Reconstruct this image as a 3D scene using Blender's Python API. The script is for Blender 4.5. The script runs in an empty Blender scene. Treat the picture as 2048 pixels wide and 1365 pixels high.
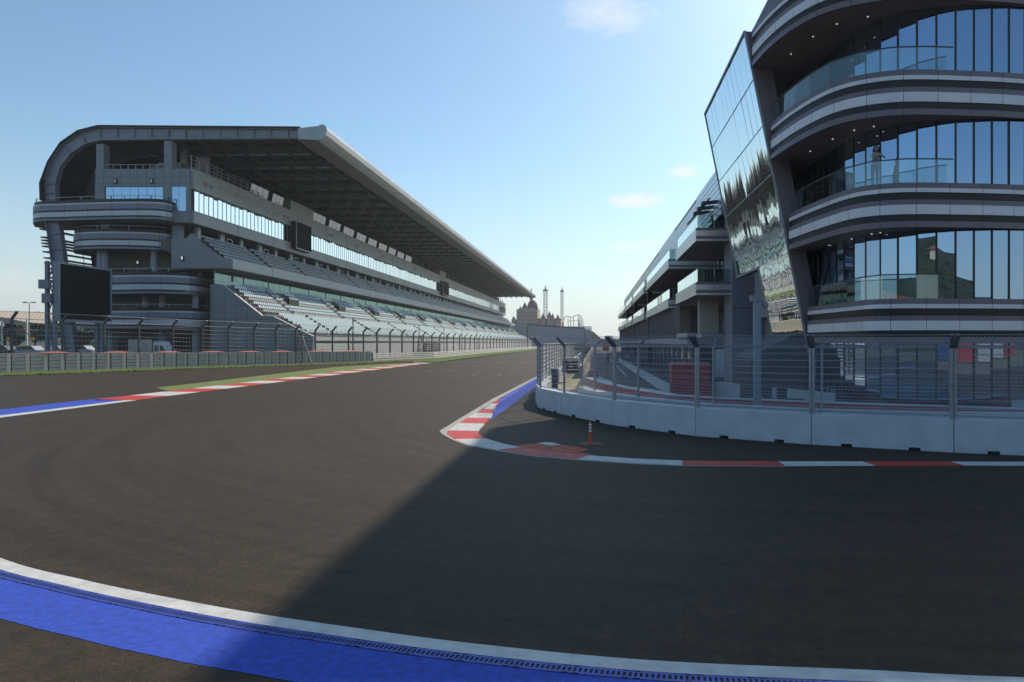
import bpy, math, random
from mathutils import Vector, Matrix
R = random.Random(7)
SC = bpy.context.scene
COL = SC.collection
VX, VY, F, H = 1189.0, 685.0, 1365.33, 3.5      # vanishing point of the straight, focal length, eye height


def P(px, py, D):
    return Vector(((px - VX) * D / F, D, H + (VY - py) * D / F))


def G(px, py, z=0.0):
    D = (H - z) * F / (py - VY)
    return Vector(((px - VX) * D / F, D, z))


# ------------------------------------------------------------------ materials
MATS = {}


def mat(name, col, rough=0.6, metal=0.0, var=0.0, vscale=2.0, bump=0.0, bscale=30.0, spec=0.5, dist=0.02, stretch=(1, 1, 1)):
    if name in MATS:
        return MATS[name]
    m = bpy.data.materials.new(name)
    m.use_nodes = True
    nt = m.node_tree
    b = nt.nodes['Principled BSDF']
    b.inputs['Roughness'].default_value = rough
    b.inputs['Metallic'].default_value = metal
    b.inputs['Specular IOR Level'].default_value = spec
    b.inputs['Base Color'].default_value = (*col, 1)
    geo = nt.nodes.new('ShaderNodeNewGeometry')
    mp = nt.nodes.new('ShaderNodeMapping')
    mp.inputs['Scale'].default_value = stretch
    nt.links.new(geo.outputs['Position'], mp.inputs['Vector'])
    if var > 0:
        n = nt.nodes.new('ShaderNodeTexNoise')
        n.inputs['Scale'].default_value = vscale
        n.inputs['Detail'].default_value = 6
        nt.links.new(mp.outputs[0], n.inputs['Vector'])
        r = nt.nodes.new('ShaderNodeValToRGB')
        r.color_ramp.elements[0].position = 0.3
        r.color_ramp.elements[1].position = 0.7
        r.color_ramp.elements[0].color = (*[c * (1 - var) for c in col], 1)
        r.color_ramp.elements[1].color = (*[min(1, c * (1 + var)) for c in col], 1)
        nt.links.new(n.outputs[0], r.inputs[0])
        nt.links.new(r.outputs[0], b.inputs['Base Color'])
    if bump > 0:
        n = nt.nodes.new('ShaderNodeTexNoise')
        n.inputs['Scale'].default_value = bscale
        n.inputs['Detail'].default_value = 4
        nt.links.new(mp.outputs[0], n.inputs['Vector'])
        bp = nt.nodes.new('ShaderNodeBump')
        bp.inputs['Strength'].default_value = bump
        bp.inputs['Distance'].default_value = dist
        nt.links.new(n.outputs[0], bp.inputs['Height'])
        nt.links.new(bp.outputs[0], b.inputs['Normal'])
    MATS[name] = m
    return m


def glass_mat(name, tint, fac, base, bump=0.0, bscale=0.6, see=False, rough=0.0, stretch=(1, 1, 1)):
    """reflective facade glass (see=False) or a clear parapet pane (see=True)"""
    m = bpy.data.materials.new(name)
    m.use_nodes = True
    nt = m.node_tree
    nt.nodes.remove(nt.nodes['Principled BSDF'])
    out = nt.nodes['Material Output']
    g = nt.nodes.new('ShaderNodeBsdfGlossy')
    g.inputs['Color'].default_value = (*tint, 1)
    g.inputs['Roughness'].default_value = rough
    if see:
        d = nt.nodes.new('ShaderNodeBsdfTransparent')
    else:
        d = nt.nodes.new('ShaderNodeBsdfDiffuse')
    d.inputs['Color'].default_value = (*base, 1)
    mx = nt.nodes.new('ShaderNodeMixShader')
    lw = nt.nodes.new('ShaderNodeFresnel')
    lw.inputs['IOR'].default_value = 1.5
    ma = nt.nodes.new('ShaderNodeMath')
    ma.operation = 'ADD'
    ma.use_clamp = True
    ma.inputs[1].default_value = fac
    nt.links.new(lw.outputs[0], ma.inputs[0])
    nt.links.new(ma.outputs[0], mx.inputs[0])
    nt.links.new(d.outputs[0], mx.inputs[1])
    nt.links.new(g.outputs[0], mx.inputs[2])
    nt.links.new(mx.outputs[0], out.inputs[0])
    if bump > 0:
        geo = nt.nodes.new('ShaderNodeNewGeometry')
        mp = nt.nodes.new('ShaderNodeMapping')
        mp.inputs['Scale'].default_value = stretch
        nt.links.new(geo.outputs['Position'], mp.inputs['Vector'])
        n = nt.nodes.new('ShaderNodeTexNoise')
        n.inputs['Scale'].default_value = bscale
        n.inputs['Detail'].default_value = 1.5
        nt.links.new(mp.outputs[0], n.inputs['Vector'])
        bp = nt.nodes.new('ShaderNodeBump')
        bp.inputs['Strength'].default_value = 1.0
        bp.inputs['Distance'].default_value = bump
        nt.links.new(n.outputs[0], bp.inputs['Height'])
        nt.links.new(bp.outputs[0], g.inputs['Normal'])
    MATS[name] = m
    return m


def asphalt_mat(name, base, warm, cx, cy):
    m = bpy.data.materials.new(name)
    m.use_nodes = True
    nt = m.node_tree
    L = nt.links.new
    b = nt.nodes['Principled BSDF']
    geo = nt.nodes.new('ShaderNodeNewGeometry')
    pos = geo.outputs['Position']

    def noise(vec, scale, detail=4, rough=0.55):
        n = nt.nodes.new('ShaderNodeTexNoise')
        n.inputs['Scale'].default_value = scale
        n.inputs['Detail'].default_value = detail
        n.inputs['Roughness'].default_value = rough
        L(vec, n.inputs['Vector'])
        return n.outputs[0]

    def mr(v, a, c, lo, hi):
        n = nt.nodes.new('ShaderNodeMapRange')
        n.inputs[1].default_value = a
        n.inputs[2].default_value = c
        n.inputs[3].default_value = lo
        n.inputs[4].default_value = hi
        L(v, n.inputs[0])
        return n.outputs[0]

    def math_(op, a, c):
        n = nt.nodes.new('ShaderNodeMath')
        n.operation = op
        for i, q in enumerate((a, c)):
            if isinstance(q, (int, float)):
                n.inputs[i].default_value = q
            else:
                L(q, n.inputs[i])
        return n.outputs[0]
    big = noise(pos, 0.12, 5)
    fine = noise(pos, 42.0, 3, 0.7)
    mid = noise(pos, 3.0, 5)
    # lanes laid round the corner: bands of constant distance from its centre
    d = nt.nodes.new('ShaderNodeVectorMath')
    d.operation = 'DISTANCE'
    d.inputs[1].default_value = (cx, cy, 0)
    L(pos, d.inputs[0])
    sep = nt.nodes.new('ShaderNodeSeparateXYZ')
    L(pos, sep.inputs[0])
    ang = math_('ARCTAN2', math_('SUBTRACT', sep.outputs[1], cy), math_('SUBTRACT', sep.outputs[0], cx))
    cb = nt.nodes.new('ShaderNodeCombineXYZ')
    L(d.outputs['Value'], cb.inputs[0])
    L(math_('MULTIPLY', ang, 1.2), cb.inputs[1])
    lane = noise(cb.outputs[0], 1.7, 5, 0.65)
    # straight streaks of rubber along the straight
    st = nt.nodes.new('ShaderNodeMapping')
    st.inputs['Scale'].default_value = (1.1, 0.02, 1)
    L(pos, st.inputs[0])
    strk = noise(st.outputs[0], 1.0, 4)
    far = mr(sep.outputs[1], 26, 50, 0, 1)
    mixl = nt.nodes.new('ShaderNodeMix')
    L(far, mixl.inputs[0])
    L(lane, mixl.inputs[2])
    L(strk, mixl.inputs[3])
    v = math_('MULTIPLY', mr(big, 0.3, 0.7, 0.86, 1.14), mr(mixl.outputs[0], 0.3, 0.7, 0.78, 1.22))
    v = math_('MULTIPLY', v, mr(fine, 0.3, 0.7, 0.45, 1.55))
    v = math_('MULTIPLY', v, mr(mid, 0.3, 0.7, 0.93, 1.07))
    v = math_('MULTIPLY', v, mr(noise(pos, 11.0, 8, 0.85), 0.35, 0.65, 0.55, 1.45))
    # pale stone chips
    vo = nt.nodes.new('ShaderNodeTexVoronoi')
    vo.inputs['Scale'].default_value = 9.0
    L(pos, vo.inputs['Vector'])
    chip = mr(vo.outputs['Distance'], 0.04, 0.09, 3.2, 1.0)
    v = math_('MULTIPLY', v, chip)
    c = nt.nodes.new('ShaderNodeMix')
    c.data_type = 'RGBA'
    c.inputs[6].default_value = (*base, 1)
    c.inputs[7].default_value = (*warm, 1)
    L(mr(mid, 0.35, 0.65, 0, 1), c.inputs[0])
    sc = nt.nodes.new('ShaderNodeVectorMath')
    sc.operation = 'SCALE'
    L(c.outputs[2], sc.inputs[0])
    L(v, sc.inputs[3])
    L(sc.outputs[0], b.inputs['Base Color'])
    b.inputs['Roughness'].default_value = 0.68
    b.inputs['Specular IOR Level'].default_value = 0.20
    bp = nt.nodes.new('ShaderNodeBump')
    bp.inputs['Strength'].default_value = 0.35
    bp.inputs['Distance'].default_value = 0.012
    L(fine, bp.inputs['Height'])
    L(bp.outputs[0], b.inputs['Normal'])
    MATS[name] = m
    return m


asphalt = asphalt_mat('asphalt', (0.0365, 0.0275, 0.0170), (0.048, 0.0340, 0.0200), 6.0, 36.0)
white_paint = mat('white_paint', (0.54, 0.54, 0.52), 0.6, var=0.16, vscale=3.5, bump=0.25, bscale=50, dist=0.01)
blue_paint = mat('blue_paint', (0.018, 0.062, 0.43), 0.75, var=0.26, vscale=9, bump=0.5, bscale=60, dist=0.012)
red_paint = mat('red_paint', (0.50, 0.040, 0.028), 0.55, var=0.22, vscale=2.2, bump=0.2, bscale=40, dist=0.01)
orange_paint = mat('orange_paint', (0.42, 0.07, 0.02), 0.7, var=0.5, vscale=3, bump=0.3, bscale=30)
green_paint = mat('green_paint', (0.13, 0.17, 0.035), 0.8, var=0.15, vscale=1.5)
thin_line = mat('worn_line_paint', (0.30, 0.27, 0.24), 0.8, var=0.3, vscale=4)
concrete = mat('pale_concrete', (0.36, 0.35, 0.32), 0.85, var=0.12, vscale=3, bump=0.2)
grass_m = mat('grass_blades', (0.075, 0.125, 0.014), 0.9, var=0.35, vscale=6, bump=1, bscale=20, dist=0.1)
white_wall = mat('white_barrier_paint', (0.55, 0.60, 0.65), 0.5, var=0.09, vscale=1.6, bump=0.08, bscale=8)
steel = mat('galvanised_steel', (0.36, 0.38, 0.40), 0.45, 0.6, var=0.15, vscale=6)
dark_steel = mat('dark_steel', (0.07, 0.08, 0.09), 0.5, 0.3, var=0.15, vscale=4)
wire_m = mat('fence_wire', (0.45, 0.47, 0.49), 0.45, 0.5)
dark = mat('dark_void', (0.014, 0.016, 0.018), 0.8)
panel_grey = mat('grey_cladding', (0.25, 0.265, 0.28), 0.5, 0.1, var=0.05, vscale=0.4)
panel_light = mat('light_cladding', (0.44, 0.45, 0.46), 0.5, 0.1, var=0.05, vscale=0.4)
panel_dark = mat('dark_cladding', (0.014, 0.010, 0.012), 0.45, 0.0, var=0.1, vscale=0.5)
panel_mid = mat('mauve_grey_cladding', (0.205, 0.165, 0.18), 0.4, 0.15, var=0.06, vscale=0.5)
silver = mat('silver_cladding', (0.84, 0.80, 0.81), 0.42, 0.1, var=0.08, vscale=0.7)
fascia_m = mat('pale_fascia', (0.38, 0.39, 0.39), 0.5, 0.05, var=0.06, vscale=0.25)
white_metal = mat('white_roof_metal', (0.62, 0.63, 0.64), 0.35, 0.2, var=0.05, vscale=0.5)
rib_m = mat('painted_rib_steel', (0.25, 0.26, 0.30), 0.5, 0.2, var=0.1, vscale=1)
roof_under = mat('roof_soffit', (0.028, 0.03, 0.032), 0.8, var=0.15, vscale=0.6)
beige = mat('warm_grey_render', (0.26, 0.24, 0.22), 0.8, var=0.1, vscale=0.6)
soffit_m = mat('soffit_metal', (0.24, 0.20, 0.195), 0.45, 0.1, var=0.15, vscale=0.8)
stand_conc = mat('stand_concrete', (0.17, 0.165, 0.16), 0.85, var=0.15, vscale=1)
seat_white = mat('white_seat_plastic', (0.46, 0.56, 0.57), 0.35)
seat_blue = mat('blue_seat_plastic', (0.08, 0.15, 0.27), 0.35)
seat_grey = mat('grey_seat_plastic', (0.34, 0.32, 0.29), 0.35)
black_m = mat('black_rubber', (0.02, 0.02, 0.02), 0.6, var=0.3, vscale=5)
screen_m = mat('dark_screen', (0.008, 0.014, 0.015), 0.85, var=0.1, vscale=3, spec=0.1)
block_m = mat('weathered_barrier', (0.58, 0.49, 0.45), 0.8, var=0.16, vscale=1.3, bump=0.5, bscale=5, dist=0.04, stretch=(1, 1, 2.5))
strap_m = mat('barrier_strap', (0.10, 0.09, 0.08), 0.8)
rail_w = mat('white_guardrail', (0.66, 0.65, 0.62), 0.5, 0.1, var=0.08, vscale=1)
red_m = mat('red_panel_paint', (0.50, 0.02, 0.025), 0.4, var=0.08, vscale=1)
redcap_m = mat('faded_red_cover', (0.40, 0.12, 0.11), 0.7)
orange_m = mat('orange_plastic', (0.75, 0.09, 0.02), 0.4)
band_m = mat('reflective_band', (0.85, 0.85, 0.80), 0.4)
canvas_m = mat('grey_canvas', (0.62, 0.56, 0.48), 0.9, var=0.2, vscale=1.5, bump=1, bscale=1.5, dist=0.25, stretch=(2.5, 1, 0.6))
van_m = mat('white_vehicle_paint', (0.82, 0.84, 0.86), 0.3)
leaf_m = mat('green_leaves', (0.035, 0.062, 0.018), 0.7, var=0.5, vscale=1.2)
leaf_dark = mat('dark_leaves', (0.02, 0.036, 0.012), 0.7, var=0.5, vscale=1.2)
bark_m = mat('bark', (0.08, 0.06, 0.045), 0.9, var=0.3, vscale=4)
castle_m = mat('castle_stone', (0.36, 0.31, 0.26), 0.8, var=0.1, vscale=0.1)
castle_roof = mat('castle_roof_tiles', (0.15, 0.085, 0.085), 0.7, var=0.1, vscale=0.2)
purple_m = mat('purple_steel', (0.09, 0.08, 0.20), 0.5)
skin_m = mat('skin', (0.45, 0.27, 0.20), 0.6)
hair_m = mat('dark_hair', (0.02, 0.014, 0.012), 0.6)
jean_m = mat('pale_jeans', (0.16, 0.20, 0.27), 0.9)
shirt_m = mat('cream_shirt', (0.42, 0.38, 0.32), 0.9)
dshirt_m = mat('dark_clothes', (0.02, 0.024, 0.035), 0.9)
lshirt_m = mat('light_shirt', (0.5, 0.5, 0.5), 0.9)
house_m = mat('house_plaster', (0.50, 0.42, 0.32), 0.8)
tile_m = mat('terracotta_tiles', (0.32, 0.11, 0.06), 0.8)
banner_b = mat('blue_banner_cloth', (0.03, 0.12, 0.50), 0.7)
banner_r = mat('red_banner_cloth', (0.30, 0.02, 0.03), 0.7)
ground_far = mat('far_ground', (0.09, 0.10, 0.06), 0.9, var=0.4, vscale=0.02)
hill_m = mat('wooded_hill', (0.020, 0.032, 0.013), 0.9, var=0.75, vscale=0.22, bump=1, bscale=0.3, dist=4)
g_stand = glass_mat('stand_window_glass', (0.90, 0.95, 0.98), 0.72, (0.03, 0.035, 0.04), bump=0.003, bscale=0.8)
g_tower = glass_mat('tower_window_glass', (0.46, 0.63, 0.84), 0.62, (0.006, 0.010, 0.016), bump=0.004, bscale=0.35)
g_mirror = glass_mat('mirror_glass', (0.80, 0.88, 0.90), 0.86, (0.02, 0.03, 0.03), bump=0.009, bscale=0.6, stretch=(1, 2.0, 0.5))
g_par = glass_mat('parapet_glass', (0.85, 0.95, 0.95), 0.13, (0.72, 0.84, 0.83), see=True)
g_parw = glass_mat('pale_parapet_glass', (0.9, 0.97, 0.97), 0.45, (0.55, 0.66, 0.66), see=True)
g_teal = glass_mat('teal_screen_glass', (0.40, 0.60, 0.58), 0.22, (0.03, 0.07, 0.07), bump=0.04, bscale=0.25)
g_dark = glass_mat('dark_window_glass', (0.6, 0.62, 0.65), 0.25, (0.012, 0.014, 0.016), bump=0.01, bscale=0.5)
lampm = bpy.data.materials.new('lit_lamp')
lampm.use_nodes = True
lampm.node_tree.nodes['Principled BSDF'].inputs['Emission Color'].default_value = (1, 0.95, 0.85, 1)
lampm.node_tree.nodes['Principled BSDF'].inputs['Emission Strength'].default_value = 0.5


# ------------------------------------------------------------------ mesh building
def origin_of(o):
    v = Vector((0, 0, 0))
    while o is not None:
        v += o.location
        o = o.parent
    return v


def tag(o, label=None, cat=None, group=None, kind=None):
    if label: o['label'] = label
    if cat: o['category'] = cat
    if group: o['group'] = group
    if kind: o['kind'] = kind
    return o


def thing(name, loc, label, cat, group=None):
    o = bpy.data.objects.new(name, None)
    o.location = loc
    o.empty_display_size = 0.2
    COL.objects.link(o)
    return tag(o, label, cat, group)


class MB:
    def __init__(s):
        s.v = []; s.f = []; s.m = []

    def poly(s, pts, mi=0):
        n = len(s.v)
        s.v += [tuple(p) for p in pts]
        s.f.append(tuple(range(n, n + len(pts))))
        s.m.append(mi)
        return s

    def box(s, x0, x1, y0, y1, z0, z1, mi=0):
        n = len(s.v)
        s.v += [(x, y, z) for z in (z0, z1) for (x, y) in ((x0, y0), (x1, y0), (x1, y1), (x0, y1))]
        for q in ((3, 2, 1, 0), (4, 5, 6, 7), (0, 1, 5, 4), (1, 2, 6, 5), (2, 3, 7, 6), (3, 0, 4, 7)):
            s.f.append(tuple(n + i for i in q)); s.m.append(mi)
        return s

    def obox(s, c, a, b, d, mi=0):
        """box from centre and three half-vectors"""
        c, a, b, d = map(Vector, (c, a, b, d))
        n = len(s.v)
        s.v += [tuple(c + sa * a + sb * b + k * d) for k in (-1, 1) for (sa, sb) in ((-1, -1), (1, -1), (1, 1), (-1, 1))]
        for q in ((3, 2, 1, 0), (4, 5, 6, 7), (0, 1, 5, 4), (1, 2, 6, 5), (2, 3, 7, 6), (3, 0, 4, 7)):
            s.f.append(tuple(n + i for i in q)); s.m.append(mi)
        return s

    def beam(s, p, q, w, h, mi=0, up=(0, 0, 1)):
        p, q = Vector(p), Vector(q)
        d = q - p
        if d.length < 1e-6: return s
        u = Vector(up)
        a = d.cross(u)
        if a.length < 1e-4:
            a = d.cross(Vector((1, 0, 0)))
        a.normalize()
        b = a.cross(d).normalized()
        return s.obox((p + q) / 2, a * w / 2, d / 2, b * h / 2, mi)

    def tube(s, p, q, r0, r1=None, n=8, mi=0, cap=True):
        if r1 is None: r1 = r0
        p, q = Vector(p), Vector(q)
        d = (q - p)
        if d.length < 1e-6: return s
        d.normalize()
        a = d.cross(Vector((0, 0, 1)))
        if a.length < 1e-3: a = d.cross(Vector((1, 0, 0)))
        a.normalize(); b = d.cross(a)
        k = len(s.v)
        for (c, r) in ((p, r0), (q, r1)):
            for i in range(n):
                t = 2 * math.pi * i / n
                s.v.append(tuple(c + (a * math.cos(t) + b * math.sin(t)) * r))
        for i in range(n):
            j = (i + 1) % n
            s.f.append((k + i, k + j, k + n + j, k + n + i)); s.m.append(mi)
        if cap and n > 2:
            s.f.append(tuple(k + i for i in reversed(range(n)))); s.m.append(mi)
            s.f.append(tuple(k + n + i for i in range(n))); s.m.append(mi)
        return s

    def ext(s, prof, y0, y1, mi=0, caps=True, closed=True):
        """extrude an (x,z) profile along Y"""
        n = len(prof); k = len(s.v)
        for y in (y0, y1):
            s.v += [(x, y, z) for (x, z) in prof]
        for i in range(n if closed else n - 1):
            j = (i + 1) % n
            s.f.append((k + i, k + j, k + n + j, k + n + i)); s.m.append(mi)
        if caps and closed:
            s.f.append(tuple(k + i for i in reversed(range(n)))); s.m.append(mi)
            s.f.append(tuple(k + n + i for i in range(n))); s.m.append(mi)
        return s

    def slab(s, pts, z0, z1, mi=0):
        """vertical extrusion of an (x,y) outline"""
        n = len(pts); k = len(s.v)
        for z in (z0, z1):
            s.v += [(p[0], p[1], z) for p in pts]
        for i in range(n):
            j = (i + 1) % n
            s.f.append((k + i, k + j, k + n + j, k + n + i)); s.m.append(mi)
        s.f.append(tuple(k + i for i in reversed(range(n)))); s.m.append(mi)
        s.f.append(tuple(k + n + i for i in range(n))); s.m.append(mi)
        return s

    def build(s, name, mats, parent=None, loc=None, smooth=False, label=None, cat=None, group=None, kind=None):
        if not isinstance(mats, (list, tuple)): mats = [mats]
        me = bpy.data.meshes.new(name)
        o = bpy.data.objects.new(name, me)
        COL.objects.link(o)
        if parent is not None:
            o.parent = parent
            off = origin_of(parent)
        else:
            off = Vector(loc) if loc is not None else Vector((0, 0, 0))
            o.location = off
        me.from_pydata([(x - off.x, y - off.y, z - off.z) for (x, y, z) in s.v], [], s.f)
        for m in mats: me.materials.append(m)
        if len(mats) > 1: me.polygons.foreach_set('material_index', s.m)
        if smooth: me.polygons.foreach_set('use_smooth', [True] * len(me.polygons))
        me.update()
        tag(o, label, cat, group, kind)
        return o


def struct(name, mb, mats):
    return mb.build(name, mats, kind='structure')


def smooth_curve(pts, n):
    """Catmull-Rom through points (tuples), n samples per span"""
    out = []
    P_ = [Vector(p) for p in pts]
    for i in range(len(P_) - 1):
        a = P_[i - 1] if i > 0 else P_[0] * 2 - P_[1]
        b, c = P_[i], P_[i + 1]
        d = P_[i + 2] if i + 2 < len(P_) else P_[-1] * 2 - P_[-2]
        for k in range(n):
            t = k / n
            out.append(0.5 * ((2 * b) + (c - a) * t + (2 * a - 5 * b + 4 * c - d) * t * t + (3 * b - a - 3 * c + d) * t ** 3))
    out.append(P_[-1])
    return out


def resample(pts, step):
    out = [Vector(pts[0])]
    acc = 0.0
    for a, b in zip(pts, pts[1:]):
        a, b = Vector(a), Vector(b)
        L = (b - a).length
        if L < 1e-9: continue
        t = step - acc
        while t <= L:
            out.append(a.lerp(b, t / L)); t += step
        acc = (acc + L) % step if True else 0
        acc = L - (t - step)
    if (out[-1] - Vector(pts[-1])).length > step * 0.2: out.append(Vector(pts[-1]))
    return out


def lerp(a, b, t): return a + (b - a) * t


def interp(tab, x):
    if x <= tab[0][0]: return tab[0][1]
    for (a, va), (b, vb) in zip(tab, tab[1:]):
        if x <= b: return lerp(va, vb, (x - a) / (b - a))
    return tab[-1][1]


# ------------------------------------------------------------------ camera, sky, sun
cam = bpy.data.cameras.new('camera')
camo = bpy.data.objects.new('camera', cam)
COL.objects.link(camo)
camo.location = (0, 0, H)
camo.rotation_euler = (math.radians(90), 0, 0)
cam.sensor_width = 36
cam.lens = 24
cam.shift_x = (1024 - VX) / 2048
cam.shift_y = (VY - 682.5) / 2048
cam.clip_end = 9000
SC.camera = camo

AZ, EL = math.radians(30), math.radians(39.5)
sd = Vector((math.sin(AZ) * math.cos(EL), math.cos(AZ) * math.cos(EL), math.sin(EL)))
sl = bpy.data.lights.new('sun', 'SUN')
sl.energy = 5.0
sl.angle = math.radians(0.75)
sl.color = (1.0, 0.87, 0.71)
so = bpy.data.objects.new('sun', sl)
so.rotation_euler = sd.to_track_quat('Z', 'Y').to_euler()
COL.objects.link(so)

W = bpy.data.worlds.new('World')
SC.world = W
W.use_nodes = True
nt = W.node_tree
bg = nt.nodes['Background']
sky = nt.nodes.new('ShaderNodeTexSky')
sky.sky_type = 'NISHITA'
sky.sun_disc = False
sky.sun_elevation = EL
sky.sun_rotation = AZ
sky.air_density = 1.0
sky.dust_density = 0.8
sky.ozone_density = 2.0
bg.inputs['Strength'].default_value = 0.135


def wn(t): return nt.nodes.new(t)


def wmath(op, a, b=0.0, clamp=False):
    n = wn('ShaderNodeMath'); n.operation = op; n.use_clamp = clamp
    for i, q in enumerate((a, b)):
        if isinstance(q, (int, float)): n.inputs[i].default_value = q
        else: nt.links.new(q, n.inputs[i])
    return n.outputs[0]


tc = wn('ShaderNodeTexCoord')
gen = tc.outputs['Generated']
cloud = None


def cloud_at(px, py, rx, ry, thr, stretch=2.4, scale=16.0, amp=1.0):
    """a small cumulus wisp round a sky direction: noise masked by distance from it"""
    d = Vector(((px - VX) / F, 1.0, (VY - py) / F)).normalized()
    right = d.cross(Vector((0, 0, 1))).normalized()
    up = right.cross(d).normalized()
    outs = []
    for ax, r in ((right, rx / F), (up, ry / F)):
        v = wn('ShaderNodeVectorMath'); v.operation = 'DOT_PRODUCT'
        nt.links.new(gen, v.inputs[0]); v.inputs[1].default_value = ax
        q = wmath('DIVIDE', v.outputs['Value'], r)
        outs.append(wmath('MULTIPLY', q, q))
    v = wn('ShaderNodeVectorMath'); v.operation = 'DOT_PRODUCT'
    nt.links.new(gen, v.inputs[0]); v.inputs[1].default_value = d
    front = wmath('GREATER_THAN', v.outputs['Value'], 0.2)
    m = wmath('SUBTRACT', 1.0, wmath('ADD', outs[0], outs[1]), True)
    mp = wn('ShaderNodeMapping'); mp.inputs['Scale'].default_value = (1, 1, stretch)
    nt.links.new(gen, mp.inputs[0])
    n = wn('ShaderNodeTexNoise'); n.inputs['Scale'].default_value = scale; n.inputs['Detail'].default_value = 7
    n.inputs['Roughness'].default_value = 0.7
    nt.links.new(mp.outputs[0], n.inputs['Vector'])
    a = wmath('SUBTRACT', wmath('ADD', wmath('MULTIPLY', m, 0.42), n.outputs[0]), thr)
    a = wmath('MULTIPLY', a, 3.0 * amp, True)
    a = wmath('MULTIPLY', a, wmath('MULTIPLY', front, wmath('MULTIPLY', m, 2.5, True)), True)
    return a


cl = [cloud_at(1268, 402, 75, 22, 0.66, amp=1.1), cloud_at(1372, 344, 50, 20, 0.70), cloud_at(1270, 492, 80, 18, 0.74),
      cloud_at(1225, 20, 130, 60, 0.72, 1.6, 7.0, 0.7), cloud_at(1340, 560, 130, 40, 0.75, 2.5, 9.0, 0.5),
      cloud_at(60, 560, 200, 40, 0.78, 3, 8.0, 0.4)]
tot = cl[0]
for c in cl[1:]: tot = wmath('MAXIMUM', tot, c)
# clouds in the opposite sky, seen only in the tower glass
v = wn('ShaderNodeSeparateXYZ'); nt.links.new(gen, v.inputs[0])
mp = wn('ShaderNodeMapping'); mp.inputs['Scale'].default_value = (1, 1, 3)
nt.links.new(gen, mp.inputs[0])
n = wn('ShaderNodeTexNoise'); n.inputs['Scale'].default_value = 3.2; n.inputs['Detail'].default_value = 7
nt.links.new(mp.outputs[0], n.inputs['Vector'])
back = wmath('MULTIPLY', wmath('SUBTRACT', n.outputs[0], 0.54), 2.2, True)
back = wmath('MULTIPLY', back, wmath('MULTIPLY', wmath('MULTIPLY', v.outputs[1], -2.0, True), wmath('SUBTRACT', 1.0, wmath('MULTIPLY', v.outputs[2], 3.0), True), True), True)
tot = wmath('MAXIMUM', tot, back)
mix = wn('ShaderNodeMix'); mix.data_type = 'RGBA'
nt.links.new(tot, mix.inputs[0])
mix.inputs[7].default_value = (7.2, 7.2, 7.2, 1)
# pale haze belt of the lower sky and a cool cast
belt = wmath('SUBTRACT', 1.0, wmath('MULTIPLY', wmath('ABSOLUTE', v.outputs[2]), 3.4), True)
belt = wmath('MULTIPLY', wmath('MULTIPLY', belt, belt), 0.85)
tint = wn('ShaderNodeMix'); tint.data_type = 'RGBA'; tint.blend_type = 'MULTIPLY'
tint.inputs[0].default_value = 1.0
nt.links.new(sky.outputs[0], tint.inputs[6]); tint.inputs[7].default_value = (0.88, 1.07, 1.07, 1)
bl = wn('ShaderNodeMix'); bl.data_type = 'RGBA'
nt.links.new(belt, bl.inputs[0]); nt.links.new(tint.outputs[2], bl.inputs[6]); bl.inputs[7].default_value = (5.8, 5.95, 6.0, 1)
nt.links.new(bl.outputs[2], mix.inputs[6])
nt.links.new(mix.outputs[2], bg.inputs['Color'])

SC.view_settings.view_transform = 'Standard'
SC.view_settings.look = 'None'
SC.view_settings.gamma = 1
SC.view_settings.exposure = 0.0
SC.cycles.max_bounces = 7
SC.cycles.glossy_bounces = 4
SC.cycles.transparent_max_bounces = 12
SC.cycles.use_denoising = True

# ------------------------------------------------------------------ ground, paint and kerbs
m = MB()
m.poly([(-3000, -1500, -0.06), (3000, -1500, -0.06), (3000, 3500, -0.06), (-3000, 3500, -0.06)])
struct('ground', m, ground_far)
m = MB()
m.poly([(-120, -60, 0), (80, -60, 0), (80, 640, 0), (-120, 640, 0)])
struct('road', m, asphalt)

# track-limit markings on the far (left) side of the straight
Z1, Z2, Z3, Z4 = 0.004, 0.008, 0.012, 0.016
m = MB()
m.poly([(-28.4, -40, Z1), (-27.5, -40, Z1), (-27.6, 41.2, Z1), (-28.4, 41.2, Z1)])
m.poly([(-5.95, 70, Z2), (-5.6, 70, Z2), (-5.6, 420, Z2), (-5.95, 420, Z2)])
struct('white_road_line', m, white_paint)
m = MB()
m.poly([(-30.9, -40, Z1), (-28.4, -40, Z1), (-28.4, 41.2, Z1), (-30.9, 41.2, Z1)])
m.poly([(-30.9, 41.2, Z1), (-30.15, 41.2, Z1), (-30.2, 48.5, Z1)])
m.poly([G(1003, 796.6, 0.002), G(995, 808, 0.002), G(988, 819, .002), G(977, 837.6, .002), G(969, 848, .002), G(974, 844.6, .002), G(1013.5, 817.4, .002), G(1040, 797, .002), G(1057, 784, .002), G(1071.5, 773.4, .002), G(1105, 742, .002), G(1090, 743, .002), G(1074, 755.5, .002), G(1040, 775, .002)])
struct('blue_run_off', m, blue_paint)
m = MB()
pts = [(312, 776), (669, 734.6), (781, 728), (869, 726), (732, 739.8), (566, 757), (415, 775), (342, 783.5)]
m.poly([G(a, b, Z1) for a, b in pts])
struct('green_run_off', m, green_paint)

# far kerb: red and white blocks with a toothed outer edge
m = MB()
y = 41.2; i = 0
while y < 116:
    L = 3.4
    z = 0.05
    xa, xb = -27.75, -30.15
    m.poly([(xa, y, 0.006), (xa, y + L, 0.006), (xb, y + L - 0.3, z), (xb, y - 0.3 if i else y, z)], i % 2)
    m.poly([(xb, y - 0.3 if i else y, z), (xb, y + L - 0.3, z), (xb - 0.02, y + L - 0.3, 0), (xb - 0.02, y, 0)], i % 2)
    y += L; i += 1
struct('kerb', m, [red_paint, white_paint])

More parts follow.
